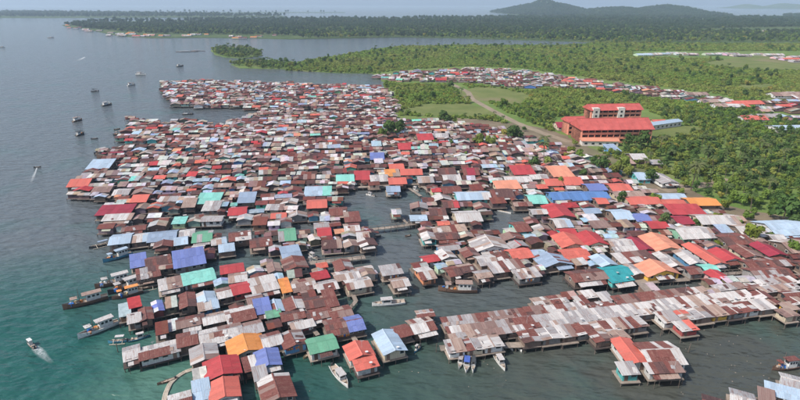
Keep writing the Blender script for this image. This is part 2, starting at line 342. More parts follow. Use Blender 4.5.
hill('hill', [(762, 11.5), (772, 7), (780, 4.2), (786, 3.4), (800, 4.5), (815, 7), (840, 11.5)], 8300, 700, 'larger blue island hill beyond the strait', 11)
hill('hill', [(655, 11.5), (664, 8), (674, 5.2), (682, 5.6), (690, 9), (705, 11.5)], 9500, 600, 'faint pale island hill behind the wooded hill', 11)
hill('hill', [(688, 11.5), (696, 9.8), (706, 9), (716, 10), (726, 11.5)], 9000, 500, 'very low faint island hill on the strait', 11)
# ------------------------------------------------------------------ houses
# traced houses: pixel of the roof centre, roof width in pixels, depth in metres, ridge (u along the row, v away from the viewer, s single slope),
# roof colour, patch colour ('' = none), wall, optional (extra yaw, wall height)
T = '''
222 365 36 8.5 v red - darkwood|the big bright red gable roof
224 387 30 6.5 v coral - white
202 388 17 7 s lightblue - wood
204 352 27 6.5 v grey grey wood
245 344 37 8.5 v orange - cream|the orange gable roof
180 399 22 6 u white rust wood
200 372 8 3.5 s white - wood
159 346 38 5.5 u white rust white|the long white shed on the water
131 349 16 6 u white grey greywood
187 337 20 6 u rust grey wood
222 331 42 7.5 u grey rust wood
266 356 25 7 v violet - bluewall|the blue violet gable roof
250 361 9 5 s rust white wood
260 371 14 4.5 s white - wood
276 385 33 8 v rust white wood|the rust roof with white stripes
323 340 30 7 u green - white|the green gable roof
359 349 27 6 v coral - white|the red house alone on stilts
365 359 24 4 s coral - white
271 337 20 6 u grey rust bluewall
292 337 24 6.5 v rust grey bluewall
389 340 25 9 v lightblue - cream|the pale blue gable at the water
402 328 17 5 u rust - wood
422 320 26 7.5 u white rust wood
263 284 28 8.5 s white - pink|the big square white roof
342 323 40 8 u rust violet wood|the long rust and violet roof
289 312 26 6 u rust white wood
316 313 28 7 u rust rust greywood
340 309 22 6 u rust tan wood
263 305 16 7 s violet - white
275 304 14 7 v lightblue rust wood
277 311 17 3 s green - greenwall
295 302 22 7 v grey rust wood
314 300 22 6 u rust darkrust wood
330 298 13 8 s rust white tan
306 320 26 3.5 s white tan wood
250 326 22 6 u grey rust wood
285 285 8 7 s orange white cream
303 282 24 7 u tan rust wood
320 274 18 4 s red - redwall
326 283 22 6 u white rust wood
346 273 26 6 u white tan wood
358 281 26 6 u white rust cream
343 264 18 7 v rust grey wood
198 274 31 8 u mint - white|the mint green roof
171 281 24 6 s tan white greywood
240 286 18 6.5 u red coral redwall|the small red roof by the white square
187 298 16 8 v rust rust wood|the rust gable above the row
205 295 20 6 v lightblue white bluewall
208 303 20 4 s white lightblue bluewall
224 290 15 6 u rust white wood
134 302 12 5 s red - wood
157 303 11 6 v violet white redwall
171 301 10 5 s white - wood
134 315 13 5.5 u white grey greywood
145 312 13 6.5 v rust rust wood
125 308 11 6 s lightblue - wood
162 327 12 5 s rust rust wood
173 322 12 5 s white grey wood
190 318 28 6 u rust rust wood
212 315 22 5.5 u grey white wood
240 312 28 7 u rust white wood
255 296 16 6 u rust grey wood
116 209 33 9 s crimson crimson darkwood|the crimson warehouse roof
118 217 28 5 s white grey greywood
121 237 20 9 u lightblue - greywood|the pale blue roof at the shore
140 235 16 8 u white lightblue darkwood
163 234 27 9 u steel steel darkwood|the steel blue roof over the creek
187 231 15 7 u white grey wood
181 239 13 7 u lightblue white darkwood
138 259 15 8 s violet - greywood
158 259 24 7 u darkrust rust greywood
189 258 30 10 s violet - greywood|the wide violet blue roof
148 271 22 6 s darkrust grey wood
82 181 20 12 u coral red darkwood|the red roof at the village tip
101 164 22 12 s lightblue steel darkwood|the pale blue roof at the outer shore
142 197 16 10 u coral red wood
104 188 18 9 u tan tan wood
123 190 16 9 u white grey wood
209 198 23 10 s mint green wood|the teal green roof by the creek
212 205 17 8 s white grey greywood
247 197 17 10 s steel steel wood|the steel blue flat roof
204 235 20 11 u green grey darkwood|the dull green roof
190 202 13 8 s white white darkwood
238 209 18 9 u red rust wood
287 233 17 11 u green grey darkwood|the grey green roof
317 202 20 10 u coral red wood
294 261 24 9 v rust rust greywood|the dark rust gable over the canal
291 252 20 9 s steel lightblue darkwood
318 190 27 9 s lightblue mint wood|the aqua flat roof
324 230 14 8 u red coral wood
338 209 18 9 u rust darkrust wood
352 226 16 9 u white rust wood
362 233 13 8 u white rust wood
352 216 16 8 s rust tan wood
218 239 16 8 u white lightblue wood
226 244 16 8 u lightblue rust wood
260 240 22 8 u darkrust rust wood
240 235 22 9 u rust white wood
345 176 18 11 u mint mint white|the bright green roof by the lagoon
362 175 16 10 s red coral wood
379 176 18 11 u grey white wood
397 180 18 10 u coral coral wood|the coral roof on the lagoon edge
411 171 22 10 u coral red tealwall
392 172 15 9 s orange tan wood
396 165 15 10 u coral red wood
425 178 16 10 u white grey wood
393 187 14 8 u steel - white
396 210 10 6 u white tan white
424 136 16 16 u red crimson wood
404 145 13 13 u red coral wood
376 142 10 12 u lightblue - wood
377 155 14 14 u violet steel wood
440 134 16 12 u white grey wood
488 243 38 11 v white grey white|the large white gable house
520 253 24 9 u coral - wood|the coral roof over the channel
486 258 20 7 u white grey wood
503 256 16 7 v rust white wood
467 215 26 11 u grey white cream|the pale grey roof by the inner lagoon
512 261 22 6 s rust white wood
498 266 18 6 s white rust wood
437 209 17 9 u rust darkrust wood
450 203 16 9 u rust red wood
520 226 16 9 u rust rust tealwall
425 271 16 8 u white rust orangewall|the white roof with orange walls
471 250 18 7 v rust darkrust wood
471 194 36 12 u lightblue white tealwall|the turquoise house with pale roof
501 191 23 12 u darkrust rust wood|the dark brown roof on the lagoon
507 184 26 9 s peach coral cream
452 188 20 11 u darkrust rust cream
523 170 24 13 s red red wood|the long red roof
520 165 10 10 u coral - wood
517 177 27 10 u white grey greywood
538 175 20 10 u white tan greywood
560 171 22 12 s peach orange wood
451 176 18 10 u white grey wood
446 170 18 12 u rust darkrust wood
470 170 16 12 u crimson rust wood
536 197 18 11 u mint white wood|the pale mint roof
558 210 25 13 v red red wood|the red gable by the inner lagoon
559 194 20 10 u blue steel bluewall
577 194 20 12 u blue lightblue bluewall|the bright blue roof
596 193 23 12 u blue blue bluewall
594 186 20 11 u violet blue wood
551 180 18 12 u coral coral cream
571 179 20 13 u coral red wood
619 186 22 13 u coral red wood
600 199 12 8 u coral - wood
642 199 34 10 u coral orange cream|the long orange roof
627 192 32 9 u tan white cream
620 213 20 11 u lightblue blue wood
641 216 17 9 u violet blue wood
562 223 19 11 u white lightblue wood
567 229 19 9 u red crimson tealwall
570 240 29 13 v coral red cream|the red gable with cream wall
592 238 26 13 v red coral cream
618 242 26 12 u white grey wood|the pale grey roof between red roofs
641 242 19 12 v crimson red wood
660 242 32 17 v peach peach cream|the long peach roof
655 222 20 8 u red crimson wood
575 251 31 11 u coral red greywood|the coral roof behind the teal house
602 259 20 9 v lightblue steel white
551 258 34 9 v steel rust wood
616 268 30 8 u teal teal tealwall|the teal roof
617 276 28 4 s teal teal tealwall
590 274 40 8 u rust rust wood|the brown house over the channel
658 266 38 9 v peach peach yellow|the yellow house with peach roof
634 256 40 6 s rust white wood
632 267 15 7 v grey white wood
698 200 32 12 u orange orange wood|the bright orange roof
687 209 38 12 s red crimson wood
672 201 24 10 u coral peach wood
674 195 28 9 u lightblue steel wood
712 216 42 12 u white grey cream|the long pale roof
681 217 18 9 u crimson red wood
783 226 44 16 u lightblue steel white|the wide pale blue roof
739 216 8 6 u tan - yellow
694 232 38 12 u white grey greenwall|the pale roof near the round tree
747 229 24 12 u white tan wood
732 238 32 13 u rust darkrust wood
778 236 18 10 u white white wood
790 243 30 13 u tan white wood
732 255 24 12 v red crimson white|the red gable with white wall
704 252 17 15 v coral red white
667 258 16 12 v white grey wood
687 254 17 11 v grey white bluewall
718 273 21 9 v red coral pink|the red house with pink walls
711 267 17 6 u mint lightblue tealwall
768 270 46 11 u rust grey greywood|the long rust and grey roof
752 260 36 11 u rust grey wood
783 259 26 10 u rust grey wood
746 250 20 10 v tan rust cream
767 248 22 12 v crimson rust wood
757 284 26 8 u rust white wood|the rust roof by the inlet
764 294 24 8 v white rust white
789 292 26 8 u white rust wood
783 302 20 6 s white tan yellow
800 262 22 10 u darkrust rust wood
640 174 13 12 u lightblue - tealwall
663 177 18 14 v white grey white
638 156 16 14 u white grey wood
652 160 12 10 u grey rust wood
628 160 10 8 s tan white wood
612 148 12 10 s steel - bluewall
561 124 12 14 u crimson red cream
658 121 14 12 u coral red cream
628 348 23 12 v coral red white|the red gable of the pier end house
660 352 40 9.5 u white rust white|the big pale roof on the water
628 365 19 4 s white grey tealwall
663 364 38 3.5 s rust white white
785 392 40 4.2 s lightblue - wood|the long pale blue roof
793 379 20 5 u white white white
743 397 22 6 u grey white wood
770 397 12 7 s tan white wood
714 402 20 6 u rust - wood
577 297 14 5 s white rust white
603 296 14 5 s white - white
712 288 15 4 u white - white
'''
class H: pass
def yaw_at(X, Y):
    t = (X + 75) / 190; t = max(0, min(1, t)); near = 28 + (8 - 28) * t
    k = max(0, min(1, (Y - 140) / 60)); return near * (1 - k) + (7 - 4 * t) * k
def on_land(px, py): return inside(MAIN, px, py)
houses = []
def add_house(cx, cy, wpx=None, W=None, D=7, ridge='u', col='rust', patch='', wall='wood', yaw=None, landmark=None, pos=None):
    h = H(); h.zr = 3.9
    base = at(cx, cy, h.zr) if pos is None else Vector((pos[0], pos[1], 0))
    h.X, h.Y = base.x, base.y; h.px, h.py, h.s = pix((h.X, h.Y, h.zr))
    h.W = W if W else max(2.2, wpx / h.s - 0.8); h.D = D if W else max(2.2, D - 0.6); h.yaw = yaw_at(h.X, h.Y) + rng.uniform(-3, 3) if yaw is None else yaw
    bx, by, _ = pix((h.X, h.Y, 0.8)); h.land = on_land(bx, by)
    h.base = 0.8 if h.land else 0.0
    h.hs = (0.35 if h.land else 1.15) + rng.uniform(-.1, .3); h.hw = rng.uniform(1.7, 2.15)
    h.pier = False; h.ridge, h.col, h.patch, h.wall, h.landmark = ridge, col, patch, wall, landmark
    h.area = h.W * h.s * h.D * h.s; houses.append(h); return h
for line in T.strip().splitlines():
    body, _, lm = line.partition('|'); a = body.split()
    add_house(float(a[0]), float(a[1]), float(a[2]), None, float(a[3]), a[4], a[5], '' if a[6] == '-' or a[6] not in ROOF else a[6], a[7] if a[7] in WALL else 'wood', landmark=lm.strip() or None)
# pier sheds all follow the pier's own line
for h in houses:
    if 608 < h.px < 685 and h.py > 340: h.yaw = 4
    if h.px > 700 and h.py > 370: h.yaw = -36 if h.W > 8 else -28
# the pier: rows of low sheds along its axis
PA, PB = at(448, 334, 3.2), at(778, 292, 3.2); PU = (PB - PA).normalized(); PV = Vector((-PU.y, PU.x, 0)); PY = math.degrees(math.atan2(PU.y, PU.x))
def pier_row(v, D, items, u0=0.0):
    u = u0
    for W, col, patch, ridge, wall, lm in items:
        if col:
            p = PA + PU * (u + W / 2) + PV * v; h = add_house(0, 0, None, W - .75 if ridge != 'v' else W - .5, D, ridge, col, patch, wall, PY + rng.uniform(-.4, .4), lm, (p.x, p.y))
            h.pier = True; h.hw = rng.uniform(1.55, 1.7); h.hs = 1.35 + .004 * u
        u += W
pier_row(0, 4.5, [(15, 'grey', 'rust', 's', 'wood', 'the striped roofs of the pier'), (12, 'grey', 'rust', 's', 'wood', None), (17, 'white', 'grey', 's', 'wood', 'the long pale roof of the pier'), (16, 'white', 'grey', 's', 'greywood', None), (15, 'white', 'rust', 's', 'wood', None), (15, 'grey', 'white', 's', 'wood', 'the grey roofs along the inner pier'), (16, 'grey', 'white', 's', 'wood', None)])
pier_row(5.0, 3.5, [(13, 'grey', 'rust', 's', 'wood', None), (10, 'grey', 'rust', 's', 'wood', None), (6, 'rust', 'rust', 's', 'wood', None), (12, 'grey', 'rust', 's', 'wood', None), (8, 'rust', 'grey', 'u', 'wood', None), (13, 'rust', 'rust', 's', 'wood', None), (12, 'rust', 'darkrust', 's', 'wood', None), (6, 'tan', 'white', 's', 'wood', None), (12, 'grey', 'white', 's', 'wood', None), (10, 'white', 'grey', 's', 'wood', None), (6, 'tan', 'rust', 's', 'wood', None)])
pier_row(9.6, 3.4, [(5, 'white', 'rust', 'u', 'wood', None), (28, None, '', '', '', None), (5, 'tan', 'white', 'u', 'wood', None), (5, 'white', 'rust', 'u', 'white', None), (4.5, 'rust', 'tan', 's', 'wood', None), (5, 'white', 'tan', 's', 'wood', None), (14, None, '', '', '', None), (5, 'tan', 'white', 's', 'wood', None), (16, None, '', '', '', None), (5, 'white', 'rust', 'u', 'wood', None), (5, 'tan', 'white', 's', 'wood', None)], -6)
fr_items = []
for k, (c, p) in enumerate((('white', 'tan'), ('grey', 'rust'), ('tan', 'white'), (None, ''), ('rust', 'grey'), ('white', 'grey'), ('grey', 'white'), ('rust', 'white'), ('tan', 'rust'), ('white', 'rust'), ('rust', 'white'), (None, ''), ('white', 'grey'), ('tan', 'coral'), ('white', 'grey'), ('rust', 'tan'), ('white', 'rust'), ('rust', 'white'), ('white', 'grey'), ('tan', 'rust'), ('white', 'rust'), ('rust', 'white'), ('white', 'grey'))):
    fr_items.append((rng.uniform(4.3, 5.3), c, p, 'v' if k % 3 else 's', rng.choice(['greywood', 'wood', 'cream', 'white']) if k != 15 else 'yellow', {13: 'the red striped roof of the pier', 15: 'the shed with a yellow wall'}.get(k)))
pier_row(-5.0, 4.0, fr_items, -2)
pier_row(-9.4, 3.4, [(4.6, 'rust', 'white', 'v', 'wood', None), (4.6, 'tan', 'white', 'v', 'cream', None), (14, None, '', '', '', None), (5, 'white', 'coral', 's', 'redwall', None), (26, None, '', '', '', None), (4.5, 'tan', 'rust', 'v', 'cream', None)], 34)
TRACED = list(houses)
# --- the rest of the village: rows of houses in the built-up areas
CENTRAL = [(128, 114), (160, 119), (190, 117), (216, 121), (240, 117), (262, 108), (300, 110), (390, 108), (400, 116), (440, 117), (462, 120), (500, 124), (520, 133), (548, 136), (575, 147), (598, 158), (620, 170), (642, 183), (662, 191), (690, 198), (715, 205), (722, 212), (758, 217), (775, 228), (840, 234), (860, 262), (840, 287), (798, 287), (778, 283), (760, 276), (740, 280), (745, 262), (705, 262), (690, 268), (640, 272), (600, 266), (570, 262), (540, 264), (525, 271), (490, 272), (460, 270), (440, 277), (420, 280), (395, 278), (372, 281), (345, 287), (338, 298), (360, 312), (358, 325), (345, 331), (318, 328), (305, 338), (290, 336), (282, 350), (288, 375), (290, 396), (262, 396), (255, 372), (240, 376), (240, 398), (198, 398), (196, 372), (206, 345), (180, 344), (126, 354), (124, 346), (156, 338), (158, 325), (172, 316), (200, 309), (155, 315), (128, 319), (120, 308), (128, 298), (150, 296), (185, 292), (195, 282), (160, 288), (158, 278), (182, 275), (172, 264), (134, 268), (134, 257), (172, 255), (200, 248), (114, 242), (114, 233), (130, 230), (175, 228), (178, 218), (122, 228), (102, 222), (101, 203), (130, 196), (74, 190), (73, 180), (90, 166), (99, 160), (96, 152), (100, 146), (128, 140), (116, 133), (128, 125)]
TONGUE = [(160, 80), (200, 78), (290, 81), (380, 84), (395, 92), (400, 108), (262, 108), (243, 104), (205, 104), (175, 103), (166, 95)]
VILL2 = [(372, 74), (400, 70), (470, 66), (520, 68), (548, 72), (590, 78), (640, 84), (700, 92), (730, 96), (728, 101), (690, 98), (640, 92), (590, 86), (545, 84), (530, 87), (470, 80), (400, 80)]
VILL3 = [(768, 98), (800, 95), (850, 100), (850, 121), (790, 119), (762, 110), (752, 104)]
WATERS = [[(165, 217), (180, 218), (232, 216), (262, 220), (300, 218), (318, 217), (322, 223), (300, 226), (262, 227), (235, 230), (200, 230), (170, 226)],
          [(202, 250), (262, 245), (300, 244), (330, 243), (300, 250), (262, 256), (235, 262), (204, 263)], [(182, 280), (236, 277), (236, 284), (195, 292), (150, 294), (150, 288)], [(265, 294), (338, 289), (338, 295), (300, 297), (265, 300)], [(300, 322), (330, 322), (345, 330), (318, 336), (300, 330)],
          [(336, 192), (352, 181), (390, 183), (415, 181), (434, 190), (414, 203), (418, 222), (430, 236), (440, 245), (428, 252), (412, 257), (380, 264), (372, 264), (340, 262), (322, 258), (328, 246), (350, 245), (372, 240), (372, 226), (352, 222), (336, 207)],
          [(488, 202), (505, 200), (530, 202), (542, 212), (530, 218), (512, 226), (488, 222)], [(300, 247), (330, 240), (325, 256), (305, 256)], [(430, 272), (484, 271), (484, 292), (430, 292)],
          [(705, 262), (745, 262), (740, 280), (700, 282), (660, 284), (690, 272)], [(95, 136), (150, 138), (165, 141), (150, 143), (98, 144)], [(120, 156), (100, 157), (125, 159)],
          [(128, 228), (175, 224), (178, 229), (130, 231)], [(255, 186), (265, 188), (262, 192), (252, 191)]]
BAND = [(565, 105), (650, 105), (660, 150), (640, 168), (600, 158), (565, 146)]
def free(px, py):
    return not any(inside(w, px, py) for w in WATERS)
cells = {}
def corners(h, m=0.0):
    c, s = math.cos(R(h.yaw)), math.sin(R(h.yaw)); a, b = h.W / 2 + m, h.D / 2 + m
    return [(h.X + c * u - s * v, h.Y + s * u + c * v) for u, v in ((-a, -b), (a, -b), (a, b), (-a, b))]
def overlap(h, g, m):
    A, B = corners(h, m), corners(g, 0)
    for y in (h.yaw, g.yaw):
        for ax in ((math.cos(R(y)), math.sin(R(y))), (-math.sin(R(y)), math.cos(R(y)))):
            pa = [p[0] * ax[0] + p[1] * ax[1] for p in A]; pb = [p[0] * ax[0] + p[1] * ax[1] for p in B]
            if max(pa) < min(pb) or max(pb) < min(pa): return False
    return True
def near(h):
    i, j = int(h.X // 25), int(h.Y // 25)
    for a in (-1, 0, 1):
        for b in (-1, 0, 1): yield from cells.get((i + a, j + b), ())
def book(h): cells.setdefault((int(h.X // 25), int(h.Y // 25)), []).append(h)
for k in range(40):             # neighbours that touch are nudged apart and trimmed until they only abut
    hit = False
    for h in TRACED:
        for g in TRACED:
            if g is not h and not (g.pier and h.pier) and abs(g.X - h.X) + abs(g.Y - h.Y) < 30 and overlap(h, g, 0.02):
                hit = True; dx, dy = h.X - g.X, h.Y - g.Y; d = math.hypot(dx, dy) + 1e-6
                if k < 25:
                    for q, sg in ((h, 1), (g, -1)): q.X += sg * dx / d * .1; q.Y += sg * dy / d * .1
                for q in (h, g):
                    if q.W > 2.4 and k % 2: q.W *= .985
                    if q.D > 2.4: q.D *= .98
    if not hit: break
for h in houses: book(h)
for bow, stern in (((438, 290), (477, 291)), ((372, 305), (405, 302)), ((275, 245), (268, 249)), ((308, 254), (318, 259)), ((307, 259), (314, 262)), ((97, 158), (128, 157.5)), ((94, 154), (108, 151)), ((113, 135), (127, 134)), ((95, 288), (134, 278)), ((108, 294), (146, 281)), ((112, 299), (143, 291)), ((134, 290), (160, 285)), ((89, 248), (113, 242)), ((103, 262), (132, 253)), ((128, 340.5), (150, 335)), ((228, 218), (243, 216)), ((180, 219), (189, 218)), ((366, 194), (375, 196)), ((412, 188), (419, 191)), ((303, 358), (315, 350)), ((414, 352), (420, 346)), ((404, 333), (412, 337))):
    A, B = at(*bow), at(*stern); o_ = H(); o_.X, o_.Y = (A.x + B.x) / 2, (A.y + B.y) / 2; o_.W, o_.D, o_.yaw = (A - B).length + .6, 3.4, math.degrees(math.atan2((A - B).y, (A - B).x)); book(o_)     # berths kept clear
PAL = (['rust'] * 31 + ['rustgrey'] * 12 + ['darkrust'] * 10 + ['grey'] * 13 + ['white'] * 12 + ['tan'] * 11 + ['lightblue'] * 3 + ['steel'] * 3 + ['coral'] * 4 + ['red'] * 2 + ['mint', 'peach'])
WPAL = ['wood'] * 6 + ['greywood'] * 5 + ['darkwood'] * 4 + ['white'] * 2 + ['cream', 'bluewall', 'tealwall', 'pink', 'greenwall']
def try_house(X, Y, W, D, yaw, margin):
    h = H(); h.X, h.Y, h.W, h.D, h.yaw = X, Y, W, D, yaw
    if any(overlap(h, g, margin) for g in near(h)): return None
    c = rng.choice(PAL); p = rng.choice(['rust', 'grey', 'white', 'tan', 'darkrust', c, c]) if c in ('rust', 'darkrust', 'grey', 'white', 'tan', 'rustgrey') else rng.choice([c, c, 'grey'])
    h = add_house(0, 0, None, W, D, rng.choice('uuuvvs'), c, p, rng.choice(WPAL), yaw, None, (X, Y)); book(h); return h
def fill(poly, pitch_v, wr, dr, margin, yaw_fn, skip=0.03, zref=4.5):
    P = [at(x, y, zref) for x, y in poly]; x0 = min(p.x for p in P); x1 = max(p.x for p in P); y0 = min(p.y for p in P); y1 = max(p.y for p in P)
    v = y0 - 90
    while v < y1 + 30:
        u = x0 - 60
        while u < x1 + 60:
            W = rng.uniform(*wr); D = rng.uniform(*dr); wob = 3.0 * math.sin(u * .03 + v * .2) + rng.uniform(-.9, .9)
            Y = v + wob; X = u + W / 2; ya = yaw_fn(X, Y); Yr = Y + math.tan(R(ya)) * (X - (x0 + x1) / 2) * 0.6 + 4 * mnoise.noise(Vector((X / 22, Y / 22, 1)))
            px, py, _ = pix((X, Yr, zref)); u += W + rng.uniform(.2, 1.0)
            if Yr < 60 or rng.random() < skip or not inside(poly, px, py) or not free(px, py) or inside(BAND, px, py): continue
            for f in (1.0, 0.8, 0.62):
                if try_house(X, Yr, W * f, D * max(f, .72), ya + rng.uniform(-6.5, 6.5), margin): break
        v += pitch_v
fill(CENTRAL, 6.3, (3.3, 7.4), (4.1, 5.6), 0.25, yaw_at)
fill(CENTRAL, 4.2, (2.8, 4.6), (2.8, 3.8), 0.15, yaw_at, 0.1)
fill(TONGUE, 7.0, (3.6, 8), (4.4, 6), 0.5, lambda X, Y: 4)
fill(VILL2, 10.5, (6, 12), (6, 8.5), 0.8, lambda X, Y: -6, 0.1)
fill(VILL3, 12, (7, 13), (7, 9), 1.0, lambda X, Y: -6, 0.2)
for a in ((643, 54), (652, 53.5), (662, 53), (672, 52.5), (680, 53), (690, 53.5), (712, 53.5), (722, 53), (731, 53.5), (741, 54.5), (757, 53.5), (773, 54), (778, 57), (790, 58), (797, 56), (800, 60), (745, 102), (735, 104), (728, 105), (716, 100), (752, 117), (765, 115), (792, 126), (795, 93), (785, 94), (695, 93), (760, 31), (768, 30), (776, 29.5), (697, 25.5), (725, 25.5)):
    add_house(a[0], a[1], None, rng.uniform(13, 30), rng.uniform(10, 15), 'u', rng.choice(['white', 'white', 'grey', 'lightblue', 'coral', 'tan']), '', 'white', rng.uniform(-8, 8))
for k in range(46):     # along the peninsula's beach
    px = rng.uniform(66, 285); py = 25.5 + (px - 62) * 0.19 if px < 100 else 34.5; py += rng.uniform(-2.5, 1.2)
    if px > 205: py += 1.8
    add_house(px, py, None, rng.uniform(9, 20), rng.uniform(8, 12), 'u', rng.choice(['white', 'white', 'coral', 'tan', 'orange', 'grey', 'rust']), '', 'white', rng.uniform(-8, 8))
shown = [h for h in houses if -4 < h.px < 804 and h.py < 404]
shown.sort(key=lambda h: -h.area)
keep = set(id(h) for h in shown[:300])
solo = [h for h in houses if id(h) in keep]; mass = [h for h in houses if id(h) not in keep and (-120 < h.px < 920)]
# --- labels: each house is told apart by colour and by its rank round the closest landmark house
CN = {'rust': 'rust brown', 'darkrust': 'dark brown', 'grey': 'grey', 'white': 'white', 'tan': 'tan', 'rustgrey': 'rusty grey', 'red': 'red', 'crimson': 'crimson', 'coral': 'coral red', 'orange': 'orange', 'peach': 'peach', 'blue': 'blue', 'violet': 'violet blue', 'steel': 'steel blue', 'lightblue': 'pale blue', 'mint': 'mint green', 'green': 'green', 'teal': 'teal'}
ORD = ['nearest', 'second nearest', 'third nearest', 'fourth nearest', 'fifth nearest', 'sixth nearest', 'seventh nearest', 'eighth nearest', 'ninth nearest', 'tenth nearest', 'eleventh nearest', 'twelfth nearest', 'thirteenth nearest']
LM = [h for h in solo if h.landmark]
buckets = {}
for h in solo:
    if h.landmark: continue
    d, g = min((math.hypot((h.px - g.px), (h.py - g.py) * 1.6), i) for i, g in enumerate(LM)); L = LM[g]
    dx, dy = h.px - L.px, (h.py - L.py) * 1.9
    side = ('right of' if dx > 0 else 'left of') if abs(dx) > abs(dy) else ('in front of' if dy > 0 else 'behind')
    buckets.setdefault((h.col, side, g), []).append((d, h))
PLACE = {'the crimson warehouse roof': 'at the shore'}
for (col, side, g), lst in buckets.items():
    lst.sort(key=lambda t: t[0])
    for k, (d, h) in enumerate(lst):
        if len(lst) == 1: h.label = f'{CN[col]} roofed stilt house {side} {LM[g].landmark}'
        else: h.label = f'{ORD[min(k, 12)]} {CN[col]} roofed house {side} {LM[g].landmark}'
for h in LM: h.label = {'c': 'stilt house carrying '}['c'] + h.landmark if 'roof' in h.landmark or 'gable' in h.landmark else h.landmark[4:] + ' of the stilt village'
for h in solo:
    if len(h.label.split()) > 16: h.label = h.label.replace(' roofed house', ' house')
# --- building one house
MIXES = {'rust': ['rust', 'rust', 'rust', 'darkrust', 'rustgrey'], 'darkrust': ['darkrust', 'darkrust', 'rust'], 'rustgrey': ['rustgrey', 'rustgrey', 'rust', 'tan'], 'grey': ['grey', 'grey', 'white', 'tan', 'rustgrey'], 'white': ['white', 'white', 'white', 'grey', 'tan'], 'tan': ['tan', 'tan', 'rustgrey', 'white']}
def pick_col(h):
    r = rng.random()
    if h.patch and h.patch != h.col: return h.patch if r < (0.34 if h.pier else 0.28) else rng.choice(MIXES.get(h.col, [h.col]))
    return rng.choice(MIXES.get(h.col, [h.col]))
def house_dims(h):
    z0 = h.base + h.hs; zt = z0 + h.hw
    L, S = (h.D, h.W) if h.ridge == 'v' else (h.W, h.D)       # length along the ridge, span across it
    return z0, zt, L, S
def build_house(h, lod):
    z0, zt, L, S = house_dims(h)
    t = obj('stilt_house', None, None, (h.X, h.Y, h.base), (0, 0, R(h.yaw)))
    tag(t, h.label, 'house', 'stilt houses of the water village')
    b0, b1 = z0 - h.base, zt - h.base; ov = 0.45; pit = R(rng.uniform(12, 17.5)) if h.ridge != 's' else R(rng.uniform(5, 9))
    if h.pier: pit = R(rng.uniform(3.5, 6))
    # walls
    iu, iv = L / 2 - .05, S / 2 - .05; b = MB(); turn = 90 if h.ridge == 'v' else 0
    if h.ridge == 's': prof = [(-iv, b0), (iv, b0), (iv, b1 + math.tan(pit) * S), (-iv, b1)]
    else: prof = [(-iv, b0), (iv, b0), (iv, b1), (0, b1 + math.tan(pit) * iv), (-iv, b1)]
    b.prism(prof, 0, -iu, iu); w = obj('wall', b.mesh('wall', WM[h.wall]), t, (0, 0, 0), (0, 0, R(turn)))
    # deck and stilts
    pw, pd = h.W / 2 + rng.uniform(.2, .7), h.D / 2 + rng.uniform(.2, .9)
    dk = MB(); dk.box(-pw, pw, -pd, pd, b0 - .22, b0 - .02); obj('deck', dk.mesh('deck', M['plank'] if rng.random() < .7 else M['soffit']), t)
    if not h.land:
        nx = max(2, int(h.W / (2.2 if lod == 0 else 3.4)) + 1); ny = 3 if lod == 0 else 2
        for i in range(nx):
            for j in range(ny):
                obj('stilt', unit_post(M['post']), t, (-pw + .2 + (2 * pw - .4) * i / (nx - 1), -pd + .2 + (2 * pd - .4) * j / (ny - 1), -1.2), (rng.uniform(-.03, .03), rng.uniform(-.03, .03), 0), (.2, .2, b0 - .1 + 1.2))
    # roof: dark timber frame under separate sheets
    zr = b1 + .04; rb = MB(); ru, rv = L / 2 + ov - .08, S / 2 + ov - .08
    if h.ridge == 's':
        k = math.tan(pit); rb.prism([(-rv, zr - .16 - k * (rv - S / 2)), (rv, zr - .16 + k * (rv + S / 2)), (rv, zr - .02 + k * (rv + S / 2)), (-rv, zr - .02 - k * (rv - S / 2))], 0, -ru, ru)
    else:
        k = math.tan(pit); e = zr - k * (rv - S / 2); top = zr + k * S / 2
        rb.prism([(-rv, e - .14), (0, top - .14), (rv, e - .14), (rv, e - .02), (0, top - .02), (-rv, e - .02)], 0, -ru, ru)
    roof = obj('roof', rb.mesh('roof', M['soffit']), t, (0, 0, 0), (0, 0, R(turn)))
    sw = .95 if h.pier else (1.15 if lod == 0 else 1.9)
    n = max(2, round((L + 2 * ov) / sw)); cw = (L + 2 * ov) / n
    slopes = [(-1, S / 2 + ov)] if h.ridge == 's' else [(-1, S / 2 + ov), (1, S / 2 + ov)]
    faded = {}
    for sgn, run in slopes:
        if h.ridge == 's': run = S + 2 * ov
        rows = 2 if (lod == 0 and run > 3.6) or run > 6.5 else 1
        for r in range(rows):
            for i in range(n):
                if h.patch and h.patch not in MIXES and h.col not in MIXES and (h.patch, h.col) != ('mint', 'lightblue'): cc = h.col
                elif h.patch and h.patch not in MIXES: cc = h.patch if i >= n * .52 else (rng.choice(MIXES[h.col]) if h.col in MIXES else h.col)
                elif h.patch in ('', h.col) and h.col not in MIXES: cc = h.col
                elif r and rng.random() < .6: cc = faded.get((sgn, i), h.col)
                elif i and rng.random() < .45: cc = faded.get((sgn, i - 1), h.col)
                else: cc = pick_col(h)
                faded[(sgn, i)] = cc
                x = -L / 2 - ov + cw * (i + .5); q = (r + .5) / rows
                if h.ridge == 's': y = -S / 2 - ov + run * q; z = zr + math.tan(pit) * (y + S / 2); rx = pit
                else: y = sgn * run * (1 - q); z = zr + math.tan(pit) * (S / 2 - abs(y)); rx = -sgn * pit
                z += .05 + .022 * ((i + r) % 2) + (.03 * r) + rng.uniform(0, .012)
                ln = run / rows / math.cos(pit) + (.16 if rows > 1 else .02)
                obj('roof_sheet', sheet_mesh(cc), roof, (x, y, z), (rx + rng.uniform(-.008, .008), rng.uniform(-.01, .01), rng.uniform(-.012, .012) if not cc == 'x' else 0), (cw * 1.03, ln, .045))
